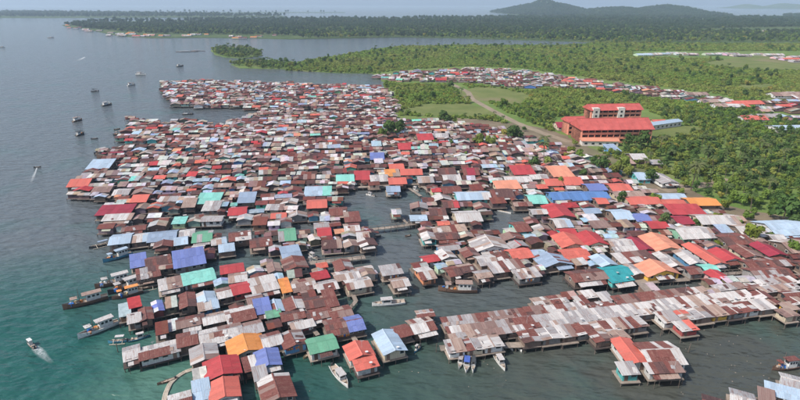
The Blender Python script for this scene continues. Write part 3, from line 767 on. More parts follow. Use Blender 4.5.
    if h.col in MIXES:                  # loose sheets laid over leaks
        for k in range(rng.choice((0, 1, 1, 2, 3)) if lod == 0 else rng.choice((0, 0, 1))):
            y = rng.uniform(-.42, .42) * S; x = rng.uniform(-.42, .42) * L
            if h.ridge == 's': z = zr + math.tan(pit) * (y + S / 2); rx = pit
            else: z = zr + math.tan(pit) * (S / 2 - abs(y)); rx = pit if y < 0 else -pit
            if h.ridge != 's' and abs(y) < .6: continue
            sm = Matrix.Rotation(rx, 3, 'X') @ Matrix.Rotation(rng.uniform(-.35, .35), 3, 'Z')
            obj('roof_sheet', sheet_mesh(rng.choice(['rust', 'white', 'grey', 'tan', 'darkrust', 'white'])), roof, (x, y, z + .17 + .02 * k), sm.to_euler(), (rng.uniform(.7, 1.1), rng.uniform(1.0, 2.0), .03))
    if h.ridge != 's':
        cap = MB(); cap.prism([(-.22, -.1), (0, .02), (.22, -.1), (.22, -.06), (0, .07), (-.22, -.06)], 0, -L / 2 - ov, L / 2 + ov)
        obj('ridge_cap', cap.mesh('ridge_cap', RM[h.col]), roof, (0, 0, zr + math.tan(pit) * S / 2 + .12))
    if not h.pier and rng.random() < (.6 if lod == 0 else .4):         # lean-to over the front deck
        aw = rng.uniform(.45, .95) * h.W * (.0 if False else 1); ax = rng.uniform(-.5, .5) * (h.W - aw); ad = rng.uniform(1.2, 2.1); az_ = b1 - .25; ap = R(rng.uniform(8, 14)); acol = rng.choice(['rust', 'grey', 'white', 'tan', 'white', 'darkrust', h.col])
        yb = -h.D / 2 - ad / 2 + .02; fr = MB(); fr.box(-aw / 2, aw / 2, -ad / 2, ad / 2, -.1, -.02)
        an = obj('awning', fr.mesh('awning', M['soffit']), t, (ax, yb, az_ - math.tan(ap) * ad / 2), (ap, 0, 0)); na_ = max(1, round(aw / 1.5))
        for i in range(na_): obj('roof_sheet', sheet_mesh(acol if rng.random() < .7 else rng.choice(['rust', 'grey', 'white'])), an, (-aw / 2 + aw * (i + .5) / na_, 0, .03 + .02 * (i % 2)), (0, 0, rng.uniform(-.02, .02)), (aw / na_ * 1.03, ad * rng.uniform(1.0, 1.12), .04))
        for sx in (-1, 1): obj('post', unit_post(M['post']), t, (ax + sx * (aw / 2 - .1), -h.D / 2 - ad + .15, -1.2 if not h.land else 0), (0, 0, 0), (.11, .11, az_ - math.tan(ap) * ad + (1.2 if not h.land else 0)))
    # openings on the two sides one can see, front and the side towards the middle of the view
    side = -1 if h.X > 0 else 1
    nw = max(1, int(h.W / 2.6)); di = rng.randrange(nw + 1)
    for i in range(nw + 1):
        x = -h.W / 2 + h.W * (i + .5) / (nw + 1); y = -h.D / 2 + .05
        if i == di:
            d = obj('door', unit_box(M['door']), t, (x, y, b0), (0, 0, 0), (.85, .08, 1.95))
        elif rng.random() < (.9 if lod == 0 else .65):
            wd = obj('window', unit_box(M['frame'] if rng.random() < .6 else M['post']), t, (x, y, b0 + .95), (0, 0, 0), (1.15, .09, 1.0))
            if lod == 0: obj('pane', unit_box(M['pane']), wd, (0, -.12, .1), (0, 0, 0), (.8, 1, .8))
            else: wd.data = unit_box(M['pane'])
    for i in range(max(1, int(h.D / 3.5))):
        wd = obj('window', unit_box(M['frame'] if lod == 0 else M['pane']), t, (side * (h.W / 2 - .05), -h.D / 2 + h.D * (i + .5) / max(1, int(h.D / 3.5)), b0 + .95), (0, 0, 0), (.09, 1.1, .95))
        if lod == 0: obj('pane', unit_box(M['pane']), wd, (side * .12, 0, .1), (0, 0, 0), (1, .8, .8))
    if lod == 0 and rng.random() < .3:
        def dish():
            b_ = MB(); b_.tube([(0, 0, 0), (0, .06, .08), (0, .2, .16)], [.05, .3, .42], 10); b_.tube([(0, 0, 0), (0, -.05, -.5)], .03, 5); return b_.mesh('satellite_dish', M['hull_white'])
        obj('satellite_dish', cached('dish', dish), t, (rng.uniform(-.3, .3) * h.W, -h.D / 2 + .3, b1 + .75), (R(50), 0, rng.uniform(-1, 1)))
    if lod == 0 and rng.random() < .3:
        def aerial():
            b_ = MB(); b_.tube([(0, 0, 0), (0, 0, 2.6)], .03, 5)
            for q in range(4): b_.tube([(-.5 + .08 * q, q * .18 - .3, 2.5), (.5 - .08 * q, q * .18 - .3, 2.5)], .02, 4)
            return b_.mesh('aerial', M['metal'])
        obj('aerial', cached('aerial', aerial), t, (rng.uniform(-.4, .4) * h.W, 0, b1), (0, 0, rng.uniform(0, 3)))
    if lod == 0 and rng.random() < .4:         # washing hung along the deck edge
        def washing(k):
            r_ = random.Random(k); b_ = MB(); b_.tube([(-1.6, 0, 1.7), (1.6, 0, 1.7)], .02, 4); x_ = -1.5
            while x_ < 1.3: w_ = r_.uniform(.3, .6); b_.box(x_, x_ + w_, -.02, .02, 1.7 - r_.uniform(.5, .9), 1.69, r_.randrange(4)); x_ += w_ + r_.uniform(.03, .2)
            return b_.mesh('washing', [M['hull_white'], M['canvas_blue'], M['canvas_orange'], WM['redwall']])
        k_ = rng.randrange(5); obj('washing', cached(('wash', k_), lambda: washing(k_)), t, (rng.uniform(-.2, .2) * h.W, -pd + .08, b0))
    if lod == 0 and rng.random() < .35:
        k = MB(); rr = .32; k.tube([(0, 0, 0), (0, 0, .35), (0, 0, .95)], [rr, rr * 1.05, rr], 10)
        o = obj('water_barrel', k.mesh('water_barrel', M['tank_blue']), None, (0, 0, 0)); o.rotation_euler = (0, 0, R(h.yaw))
        c, s = math.cos(R(h.yaw)), math.sin(R(h.yaw)); u, v = rng.uniform(-h.W / 3, h.W / 3), -pd + .35
        if pd - h.D / 2 < .72: bpy.data.objects.remove(o)
        else:
            o.location = (h.X + c * u - s * v, h.Y + s * u + c * v, z0 - .02)
            bl = 'blue plastic barrel by the ' + h.label.replace('stilt house carrying the ', '').replace(' of the stilt village', '').replace('stilt ', '')
            if len(bl.split()) > 16: bpy.data.objects.remove(o)
            else: tag(o, bl, 'barrel', 'water barrels on house decks')
    return t
for h in solo: build_house(h, 0 if h.W * h.s > 19 and h.py > 225 else 1)
# --- the hundreds of houses past those: one joined mass with real roofs, walls, decks and posts
def build_mass(hs):
    v, f, col = [], [], []
    def quad(P, c): n = len(v); v.extend(P); f.append((n, n + 1, n + 2, n + 3)); col.append(c)
    for h in hs:
        z0, zt, L, S = house_dims(h); a = R(h.yaw) + (math.pi / 2 if h.ridge == 'v' else 0); ca, sa = math.cos(a), math.sin(a)
        def W3(x, y, z): return (h.X + ca * x - sa * y, h.Y + sa * x + ca * y, z)
        wc = tuple(q * rng.uniform(.75, 1.2) for q in WALL[h.wall]); x, y = L / 2, S / 2
        rise = math.tan(R(14.5)) * y if h.ridge != 's' else math.tan(R(8)) * S
        ring = [(-x, -y), (x, -y), (x, y), (-x, y)]
        for i in range(4):
            p, q = ring[i], ring[(i + 1) % 4]; quad([W3(*p, z0), W3(*q, z0), W3(*q, zt), W3(*p, zt)], wc)
        if h.ridge != 's':
            for e in (-x, x): quad([W3(e, -y, zt), W3(e, y, zt), W3(e, 0.05, zt + rise), W3(e, -.05, zt + rise)], wc)
        else: quad([W3(-x, y, zt), W3(x, y, zt), W3(x, y, zt + rise), W3(-x, y, zt + rise)], wc)
        for i in range(max(1, int(L / 3))):
            xx = -x + L * (i + .5) / max(1, int(L / 3)); quad([W3(xx - .5, -y - .03, z0 + .9), W3(xx + .5, -y - .03, z0 + .9), W3(xx + .5, -y - .03, z0 + 1.9), W3(xx - .5, -y - .03, z0 + 1.9)], (.04, .04, .045))
        d = .6; quad([W3(-x - d, -y - d, z0 - .03), W3(x + d, -y - d, z0 - .03), W3(x + d, y + d, z0 - .03), W3(-x - d, y + d, z0 - .03)], (.2, .165, .14))
        quad([W3(-x - d, -y - d, z0 - .25), W3(x + d, -y - d, z0 - .25), W3(x + d, -y - d, z0 - .03), W3(-x - d, -y - d, z0 - .03)], (.16, .13, .11))
        if not h.land:
            for sx in (-1, -.33, .33, 1):
                for sy in (-1, 1):
                    X, Y = sx * (x + d - .15), sy * (y + d - .15)
                    quad([W3(X - .12, Y, -1), W3(X + .12, Y, -1), W3(X + .12, Y, z0), W3(X - .12, Y, z0)], (.13, .10, .09)); quad([W3(X, Y - .12, -1), W3(X, Y + .12, -1), W3(X, Y + .12, z0), W3(X, Y - .12, z0)], (.13, .10, .09))
        if rng.random() < .45:
            aw = rng.uniform(.4, .9) * L; ax = rng.uniform(-.5, .5) * (L - aw); ad = rng.uniform(1, 2); cc = tuple(q * rng.uniform(.85, 1.15) for q in ROOF[rng.choice(['rust', 'grey', 'white', 'tan', 'white', 'darkrust'])][0])
            quad([W3(ax - aw / 2, -y - ad, zt - .65), W3(ax + aw / 2, -y - ad, zt - .65), W3(ax + aw / 2, -y, zt - .3), W3(ax - aw / 2, -y, zt - .3)], cc)
        n = max(2, round(L / 1.9)); o = .4; base = ROOF[h.col][0]; tone = rng.uniform(.85, 1.15)
        for sl in ((-1, 1) if h.ridge != 's' else (0,)):
            for i in range(n):
                cc = ROOF[pick_col(h)][0] if h.col in MIXES or h.patch else base; cc = tuple(q * tone * rng.uniform(.88, 1.12) for q in cc)
                xa, xb = -x - o + (L + 2 * o) * i / n, -x - o + (L + 2 * o) * (i + 1) / n; zz = rng.uniform(.02, .07)
                if sl: k = rise / y; ya, yb, za, zb = sl * (y + o), 0, zt - k * o + zz, zt + rise + zz
                else: k = rise / S; ya, yb, za, zb = -y - o, y + o, zt - k * o + zz, zt + rise + k * o + zz
                P = [W3(xa, ya, za), W3(xb, ya, za), W3(xb, yb, zb), W3(xa, yb, zb)]; quad(P if sl <= 0 else P[::-1], cc)
                quad([(p[0], p[1], p[2] - .1) for p in (P[1], P[0])] + [P[0], P[1]], tuple(q * .9 for q in cc))
    me = bpy.data.meshes.new('distant_houses'); me.from_pydata(v, [], f)
    at_ = me.color_attributes.new('paint', 'FLOAT_COLOR', 'CORNER'); flat = []
    for c in col: flat += [c[0], c[1], c[2], 1.0] * 4
    at_.data.foreach_set('color', flat)
    m, nt, b = new_mat('painted_sheets_and_boards'); ac = nd(nt, 'ShaderNodeVertexColor'); ac.layer_name = 'paint'
    n1 = noise(nt, wpos(nt), 0.9, 4, .65); c = mix(nt, ramp(nt, n1, .35, .7), (.72, .7, .7), (1.12, 1.1, 1.08)); c = mix(nt, 1.0, ac.outputs[0], c, 'MULTIPLY')
    nt.links.new(c, b.inputs['Base Color']); b.inputs['Roughness'].default_value = .65; b.inputs['Specular IOR Level'].default_value = .25
    me.materials.append(m); return me
tag(obj('distant_houses', build_mass(mass)), 'hundreds of small packed stilt houses filling the far village', kind='stuff')
print('houses', len(houses), 'solo', len(solo), 'traced', len(TRACED), 'mass', len(mass), 'smallest solo px', min(h.W * h.s for h in solo), 'py', min(h.py for h in solo))
# ------------------------------------------------------------------ school
def school_block(label, A, B, depth, floors, ridge_rise, towers=(), gap=2.75, z=0.8, wallmat='pinkpaint', cols=True):
    """A, B: ground points of the front facade's two ends"""
    d = (B - A); L = d.length; yaw = math.atan2(d.y, d.x); t = obj('school_building', None, None, (A.x, A.y, z), (0, 0, yaw)); tag(t, label, 'school')
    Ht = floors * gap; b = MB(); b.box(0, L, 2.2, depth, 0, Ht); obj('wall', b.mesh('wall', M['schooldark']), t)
    for k in range(floors):
        b = MB(); b.box(-.2, L + .2, -.2, 2.15, k * gap + gap - .28, k * gap + gap - .03); fl = obj('corridor_floor', b.mesh('corridor_floor', M['pinkpaint']), t)
        b = MB(); b.box(-.15, L + .15, -.15, .05, k * gap + .02, k * gap + 1.05); obj('parapet', b.mesh('parapet', M[wallmat]), t)
        n = int(L / 3.6)
        for i in range(n):
            w = obj('window', unit_box(M['pane']), t, (L * (i + .5) / n, 2.2, k * gap + 1.0), (0, 0, 0), (2.2, .12, 1.4))
    n = int(L / 3.6)
    for i in range(n + 1): obj('column', unit_box(M[wallmat]), t, (.02 + (L - .04) * i / n, -.02, 0), (0, 0, 0), (.4, .4, Ht))
    for e in (0, L):
        b = MB(); b.box(min(e, e + (.25 if e == 0 else -.25)), max(e, e + (.25 if e == 0 else -.25)), .1, depth + .02, 0, Ht + .02); obj('end_wall', b.mesh('end_wall', M[wallmat]), t)
    o = 1.2; b = MB(); m = (depth) / 2
    b.prism([(-o, Ht - .1), (depth + o, Ht - .1), (depth + o, Ht + .05), (m, Ht + ridge_rise), (-o, Ht + .05)], 0, -o, L + o); rf = obj('roof', b.mesh('roof', M['schoolroof']), t)
    k = MB(); k.box(-o, L + o, m - .25, m + .25, Ht + ridge_rise - .05, Ht + ridge_rise + .12); obj('ridge_cap', k.mesh('ridge_cap', M['schoolroof']), rf)
    nr = int(L / 4)
    for i in range(nr): obj('roof_seam', unit_box(M['schoolroof']), rf, (L * (i + .5) / nr, (m - o) / 2, Ht + ridge_rise / 2 + .02), (math.atan2(ridge_rise, m + o), 0, 0), (.12, (m + o) * 1.02, .1))
    for tx, tw in towers:
        b = MB(); b.box(tx, tx + tw, -1.2, 3.2, 0, Ht + 1.6); tw_o = obj('stair_tower', b.mesh('stair_tower', M['schoolwhite']), t)
        for k in range(floors): obj('window', unit_box(M['pane']), tw_o, (tx + tw / 2, -1.22, k * gap + 1.2), (0, 0, 0), (1.4, .1, 1.3))
    return t
S0, S1 = at(581, 143.5, .8), at(650, 142.5, .8)
school_block('large red roofed school block with open corridors facing the village', S0, S1, 17, 3, 5.2)
A, B = at(590, 126.5, .8), at(639, 125.5, .8)
school_block('rear red school block with two white stair towers', A, B, 12, 4, 3.2, ((0.5, 4.5), ((B - A).length * .52, 4.5)))
A, B = at(568, 135, .8), at(584, 134.5, .8)
school_block('short school wing joined at the left of the main block', A, B, 10, 3, 2.6)
def shed(name, label, A, B, depth, Hh, rise, roofm, wallm, cat):
    d = B - A; L = d.length; t = obj(name, None, None, (A.x, A.y, .8), (0, 0, math.atan2(d.y, d.x))); tag(t, label, cat)
    b = MB(); b.box(0, L, 0, depth, 0, Hh); obj('wall', b.mesh('wall', wallm), t)
    b = MB(); o = .6; b.prism([(-o, Hh + .01), (depth + o, Hh + .01), (depth + o, Hh + .15), (depth / 2, Hh + rise), (-o, Hh + .15)], 0, -o, L + o); obj('roof', b.mesh('roof', roofm), t)
    for i in range(max(2, int(L / 4))): obj('window', unit_box(M['pane']), t, (L * (i + .5) / max(2, int(L / 4)), 0, 1.0), (0, 0, 0), (1.6, .12, 1.1))
shed('school_annex', 'low annex with pale peach roof in front of the school', at(582, 146, .8), at(618, 146.5, .8), 6, 3.0, 1.4, RM['peach'], M['schoolwhite'], 'annex')
shed('covered_walkway', 'long low building with pale blue roof beside the lawn', at(647, 131, .8), at(681, 126, .8), 7, 3.2, 1.2, RM['lightblue'], M['schoolwhite'], 'building')
# ------------------------------------------------------------------ boardwalks
def walkway(label, pts, w=1.6, z=1.5, rail=False, name='boardwalk'):
    P = [at(*p, z) for p in pts]; root = obj(name, None, None, P[0] * 1.0); root.location.z = 0; tag(root, label, 'boardwalk', 'timber boardwalks of the village'); o = Vector((P[0].x, P[0].y, 0))
    for a, b2 in zip(P, P[1:]):
        d = b2 - a; L = d.length; yaw = math.atan2(d.y, d.x); n = max(2, int(L / 2.4))
        for i in range(n):
            c = a.lerp(b2, (i + .5) / n) - o
            obj('plank', unit_box(M['plank']), root, (c.x, c.y, z - .12 + .012 * (i % 2)), (0, 0, yaw + rng.uniform(-.02, .02)), (L / n * 1.01, w * rng.uniform(.94, 1.04), .12))
            for s in (-1, 1):
                q = c + Vector((-math.sin(yaw), math.cos(yaw), 0)) * s * w * .42
                obj('post', unit_post(M['post']), root, (q.x, q.y, -1.2), (0, 0, 0), (.17, .17, z + 1.05 + (1.0 if rail else 0)))
        if rail:
            for s in (-1, 1):
                c = (a + b2) / 2 - o + Vector((-math.sin(yaw), math.cos(yaw), 0)) * s * w * .42
                obj('rail', unit_box(M['plank']), root, (c.x, c.y, z + .75), (0, 0, yaw), (L, .08, .1))
walkway('railed footbridge crossing the middle of the lagoon', [(368, 229.5), (400, 226), (424, 222)], 2.2, 1.8, True)
walkway('slanting footbridge leading to the lagoon from the left rows', [(332, 206), (345, 214), (356, 222)], 2.0, 1.8, True)
walkway('plank path to the white hut in the lagoon', [(398, 214), (408, 224)], 1.0, 1.2)
walkway('pale boardwalk along the top edge of the lagoon', [(348, 187.5), (372, 186.5), (405, 184.5), (430, 183.5)], 2.4, 1.6)
walkway('narrow boardwalk slanting right from the lagoon top', [(420, 184), (431, 192), (442, 200)], 2.0, 1.6)
walkway('parallel lower boardwalk right of the lagoon', [(409, 188), (421, 196)], 1.4, 1.4)
walkway('grey jetty jutting into the lagoon from the left', [(303, 263.5), (330, 261), (365, 257)], 2.6, 1.9, True)
walkway('bent plank path running into the channel', [(350, 288), (356, 301), (349, 309)], 1.2, 1.4)
walkway('plank path from the village to the red stilt house', [(351, 333), (357, 343)], 1.2, 1.5)
walkway('plank path left of the green roofed house', [(309, 324), (318, 335)], 1.2, 1.5)
walkway('short plank landing by the yellow hulls', [(276, 350), (296, 346)], 1.5, 1.5)
walkway('concrete edged walkway before the teal and yellow houses', [(612, 282.5), (650, 281.5), (688, 279)], 2.2, 1.3)
walkway('raised walkway linking the red pink house to the right bank', [(694, 274.5), (722, 274), (746, 272)], 1.6, 1.6, True)
walkway('lane of planks leading from the long rust roof', [(690, 262), (700, 270)], 1.4, 1.6)
walkway('landing boards at the foot of the striped pier roofs', [(440, 348), (480, 346), (540, 344)], 2.2, 1.4)
# curved float of bamboo, lower left
pts = [at(*p, .1) for p in ((164, 402), (166, 393), (170, 384), (177, 377), (185, 372), (194, 369))]; o0 = pts[0].copy(); o0.z = 0
fl = obj('bamboo_float', None, None, o0); tag(fl, 'curved pale bamboo float beside the bright red roof', 'float')
for a, b2 in zip(pts, pts[1:]):
    for s in (-.35, 0, .35):
        n = Vector((-(b2 - a).y, (b2 - a).x, 0)).normalized() * s; k = MB(); k.tube([a - o0 + n, (a + b2) / 2 - o0 + n + Vector((0, 0, .04)), b2 - o0 + n], [.2, .22, .2], 6); obj('pole', k.mesh('pole', M['bamboo']), fl)
# ------------------------------------------------------------------ boats
def hull_mesh(L, B, Hh, mat, full=0.75):
    b = MB(); n = 10; ring = []
    for i in range(n + 1):
        t = i / n; w = B / 2 * (full + (1 - full) * min(1, t * 3.5)) if t < .3 else B / 2 * max(.03, 1 - max(0, (t - .42) / .58) ** 2.2)
        x = -L / 2 + L * t; sheer = Hh * (1 + .55 * max(0, t - .45) ** 2 * 3.2)
        ring.append([(x, -w, sheer), (x, -w * .86, Hh * .35), (x + (0 if t < 1 else -.2), -w * .3, -.25), (x, w * .3, -.25), (x, w * .86, Hh * .35), (x, w, sheer), (x, w * .86, sheer), (x, w * .8, Hh * .62), (x, -w * .8, Hh * .62), (x, -w * .86, sheer)])
    k = 10
    for r in ring: b.v += r
    for i in range(n):
        for q in range(k): b.f.append((i * k + q, (i + 1) * k + q, (i + 1) * k + (q + 1) % k, i * k + (q + 1) % k)); b.m.append(1 if q in (6, 7, 8) else 0)
    b.f += [tuple(range(k)), tuple(n * k + q for q in range(k))[::-1]]; b.m += [0, 0]
    me = b.mesh('hull', [mat, M['deckwood']]); bm = bmesh.new(); bm.from_mesh(me); bmesh.ops.recalc_face_normals(bm, faces=bm.faces); bm.to_mesh(me); bm.free(); return me
def boat(label, bow, stern, kind='launch', hull='hull_white', top=None, beam=None, length=None, group='boats on the water round the village'):
    if isinstance(stern, (int, float)):
        c = at(*bow, 0); yaw = R(stern); L = length
    else:
        A, B_ = at(*bow, 0.4), at(*stern, 0.4); c = (A + B_) / 2; d = A - B_; yaw = math.atan2(d.y, d.x); L = d.length
    c.z = 0; Bm = beam or {'launch': L * .27, 'canoe': max(.8, L * .13), 'fishing': L * .25, 'outrigger': max(.9, L * .14), 'dinghy': L * .3}[kind]
    Hh = {'launch': .09 * L, 'canoe': .45, 'fishing': .11 * L, 'outrigger': .6, 'dinghy': .5}[kind]; Hh = max(.4, min(1.5, Hh))
    t = obj('boat', None, None, c, (0, 0, yaw)); tag(t, label, 'boat', group); obj('hull', hull_mesh(L, Bm, Hh, M[hull]), t); dz = Hh * .6
    def part(nm, x0, x1, w, z0, z1, m, par=t):
        b = MB(); b.box(x0, x1, -w / 2, w / 2, z0, z1); return obj(nm, b.mesh(nm, m), par)
    tm = M[top] if top in M else (RM[top] if top in RM else M['hull_white'])
    if kind == 'launch':
        cb = part('cabin', -.08 * L, .2 * L, Bm * .62, dz, Hh + 1.15, M['hull_white']); part('cabin_roof', -.12 * L, .24 * L, Bm * .72, Hh + 1.16, Hh + 1.26, tm, cb)
        part('windscreen', .2 * L, .2 * L + .05, Bm * .5, Hh + .45, Hh + 1.0, M['pane'], cb)
        for s in (-1, 1): obj('window', unit_box(M['pane']), cb, (.06 * L, s * Bm * .31, Hh + .45), (0, 0, 0), (.2 * L, .06, .5))
        part('bench', -.34 * L, -.27 * L, Bm * .6, dz, dz + .45, M['deckwood']); obj('outboard_engine', unit_box(M['hull_dark']), t, (-L / 2 - .12, 0, Hh * .3), (0, 0, 0), (.35, .4, .9))
        part('hatch', .25 * L, .34 * L, Bm * .35, dz, Hh + .12, M['deckwood'])
    elif kind == 'fishing':
        cb = part('deckhouse', -.34 * L, -.02 * L, Bm * .66, dz, Hh + 1.9, M['hull_white']); part('deckhouse_roof', -.38 * L, .06 * L, Bm * .85, Hh + 1.91, Hh + 2.03, tm, cb)
        for s in (-1, 1):
            for q in range(3): obj('window', unit_box(M['pane']), cb, (-.29 * L + q * .1 * L, s * Bm * .33, Hh + .9), (0, 0, 0), (.06 * L, .06, .6))
        part('windscreen', -.02 * L, -.02 * L + .05, Bm * .5, Hh + .95, Hh + 1.55, M['pane'], cb)
        m_ = MB(); m_.tube([(.12 * L, 0, dz), (.12 * L, 0, Hh + 4)], [.09, .05], 6); obj('mast', m_.mesh('mast', M['post']), t)
        b_ = MB(); b_.tube([(.12 * L, 0, Hh + 1.5), (.36 * L, 0, Hh + 2.6)], .05, 5); obj('derrick', b_.mesh('derrick', M['post']), t)
        for q in range(7): obj('crate', unit_box(M[rng.choice(['yellowwood', 'deckwood', 'canvas_orange', 'tank_blue', 'hull_white', 'metal'])]), t, (rng.uniform(.03, .36) * L, rng.uniform(-.28, .28) * Bm, dz), (0, 0, rng.uniform(0, 3)), (rng.uniform(.5, 1.1), rng.uniform(.4, .9), rng.uniform(.5, .9)))
        part('canopy', .16 * L, .32 * L, Bm * .7, Hh + 1.5, Hh + 1.58, tm)
        for s in (-1, 1):
            for x in (.18, .3): obj('canopy_post', unit_post(M['post']), t, (x * L, s * Bm * .3, dz), (0, 0, 0), (.08, .08, Hh + 1.5 - dz))
    elif kind in ('canoe', 'outrigger', 'dinghy'):
        for x in (-.28, 0, .25): part('thwart', x * L - .12, x * L + .12, Bm * .8, Hh - .14, Hh - .07, M['deckwood'])
        if top:
            part('canopy', -.3 * L, .12 * L, Bm * 1.05, Hh + 1.2, Hh + 1.28, tm)
            for s in (-1, 1):
                for x in (-.28, .1): obj('canopy_post', unit_post(M['post']), t, (x * L, s * Bm * .42, Hh * .5), (0, 0, 0), (.07, .07, Hh * .5 + 1.2))
        if kind == 'outrigger':
            for x in (-.22, .2): b_ = MB(); b_.tube([(x * L, -L * .22, .3), (x * L, 0, Hh + .25), (x * L, L * .22, .3)], .07, 5); obj('boom', b_.mesh('boom', M['bamboo']), t)
            for s in (-1, 1): b_ = MB(); b_.tube([(-.36 * L, s * L * .22, .15), (0, s * L * .22, .12), (.38 * L, s * L * .22, .25)], .11, 6); obj('float', b_.mesh('float', M['bamboo']), t)
        obj('engine', unit_box(M['hull_dark']), t, (-L * .42, 0, Hh * .55), (0, 0, 0), (.4, .3, .5))
    return t
boat('long dark wooden boat with piled deck at the left shore', (63, 309), (108, 297), 'fishing', 'hull_wood', 'tan', 2.6)
boat('large white fishing boat with rusty deck anchored off the left shore', (78, 338), (119, 322), 'fishing', 'hull_white', 'white')
boat('small blue boat with pale canopy by the long white shed', (108, 342), (129, 340), 'outrigger', 'hull_blue', 'white')
boat('white and blue outrigger moored above the long white shed', (150, 335), (128, 340.5), 'launch', 'hull_blue', 'white')
sp_boat = boat('small speedboat trailing a white wake off the left shore', (27, 341), (34.5, 347.5), 'launch', 'hull_dark', 'hull_white')
boat('thin brown canoe beside the curved bamboo float', (157, 384), (177, 377), 'canoe', 'hull_wood')
boat('white launch floating between the green roof and red house', (348, 387), (332, 366), 'launch', 'hull_white', 'white')
boat('white cabin boat crossing the middle channel', (372, 305), (405, 302), 'launch', 'hull_white', 'white')
boat('timber boat with cream cabin moored below the channel row', (438, 290), (477, 291), 'fishing', 'hull_wood', 'tan', 3.0)
boat('narrow white boat, first of three moored at the pier', (459, 368), (463, 354), 'launch', 'hull_white', 'grey', 1.5)
boat('white boat with blue canopy, middle of three at the pier', (466, 372), (468, 354), 'launch', 'hull_white', 'canvas_blue', 1.9)
boat('slim grey topped boat, last of three at the pier', (473, 372), (473.5, 354), 'launch', 'hull_white', 'hull_dark', 1.3)
boat('white cabin boat pointing out from the pier', (505, 370), (494, 352), 'launch', 'hull_white', 'white')
boat('small white skiff under the pier sheds', (513, 350), (508, 344), 'dinghy', 'hull_white'); boat('second small white skiff under the pier sheds', (522, 351), (516, 344), 'dinghy', 'hull_white')
boat('little white skiff left of the big pale roof', (607, 337), (612, 334), 'dinghy', 'hull_white')
boat('brown boat carrying a low load, lower right water', (772, 369), (798, 366), 'fishing', 'hull_wood', 'rust', 2.0)
boat('dark narrow boat moored off the pale blue shore roof', (89, 248), (113, 242), 'outrigger', 'hull_dark', 'steel')
boat('turquoise fishing boat tied below the pale blue shore roof', (103, 262), (132, 253), 'fishing', 'hull_blue', 'lightblue')
boat('white trawler at the outer side of the left mooring', (95, 288), (134, 278), 'fishing', 'hull_wood', 'white')
boat('dark trawler pushed against the white one', (108, 294), (146, 281), 'fishing', 'hull_dark', 'white')
boat('orange decked timber boat inside the left mooring', (112, 299), (143, 291), 'fishing', 'hull_wood', 'orange')
boat('flat timber boat moored by the tan roofed house', (134, 290), (160, 285), 'outrigger', 'hull_wood', 'tan')
boat('white canoe drifting in the inner lagoon', (511, 213), (497, 210), 'canoe', 'hull_white')
boat('small dark skiff by the white hut in the lagoon', (391, 216), (399, 214), 'dinghy', 'hull_dark'); boat('small skiff just below the lagoon footbridge', (405, 236), (411, 235), 'dinghy', 'hull_wood')
boat('flat dark skiff left below the lagoon footbridge', (372, 236), (381, 235.5), 'canoe', 'hull_dark'); boat('white boat beside the lagoon boardwalk', (412, 188), (419, 191), 'launch', 'hull_white', 'white')
boat('grey boat at the upper left of the lagoon', (366, 194), (375, 196), 'launch', 'hull_white', 'grey')
boat('grey boat lying in the creek by the green roof', (228, 218), (243, 216), 'outrigger', 'hull_dark', 'grey'); boat('small boat at the seaward mouth of the creek', (180, 219), (189, 218), 'outrigger', 'hull_wood', 'white')
boat('white topped boat below the grey green roof', (275, 245), (268, 249), 'launch', 'hull_white', 'mint')
boat('white boat tied up by the grey jetty', (308, 254), (318, 259), 'launch', 'hull_white', 'white'); boat('small boat in the canal beside the dark rust gable', (307, 259), (314, 262), 'launch', 'hull_white', 'grey')
boat('dark boat at the outer edge of the upper row', (94, 154), (108, 151), 'fishing', 'hull_dark', 'white', 2.6); boat('brown boat nosing out of the upper row', (97, 158), (128, 157.5), 'fishing', 'hull_wood', 'crimson', 3)
boat('low boat off the upper left houses', (113, 135), (127, 134), 'fishing', 'hull_dark', 'tan', 2.6); boat('dark boat by the tip of the village', (82, 172.5), (92, 172), 'canoe', 'hull_dark')
boat('pale timber hull by the plank landing', (303, 358), (311, 352), 'canoe', 'yellowwood'); boat('second pale timber hull by the plank landing', (309, 357), (315, 350), 'canoe', 'yellowwood')
boat('blue and white boat under the pier end', (404, 333), (412, 337), 'outrigger', 'hull_blue', 'white'); boat('green decked boat beside the pale blue gable', (414, 352), (420, 346), 'launch', 'hull_blue', 'white')
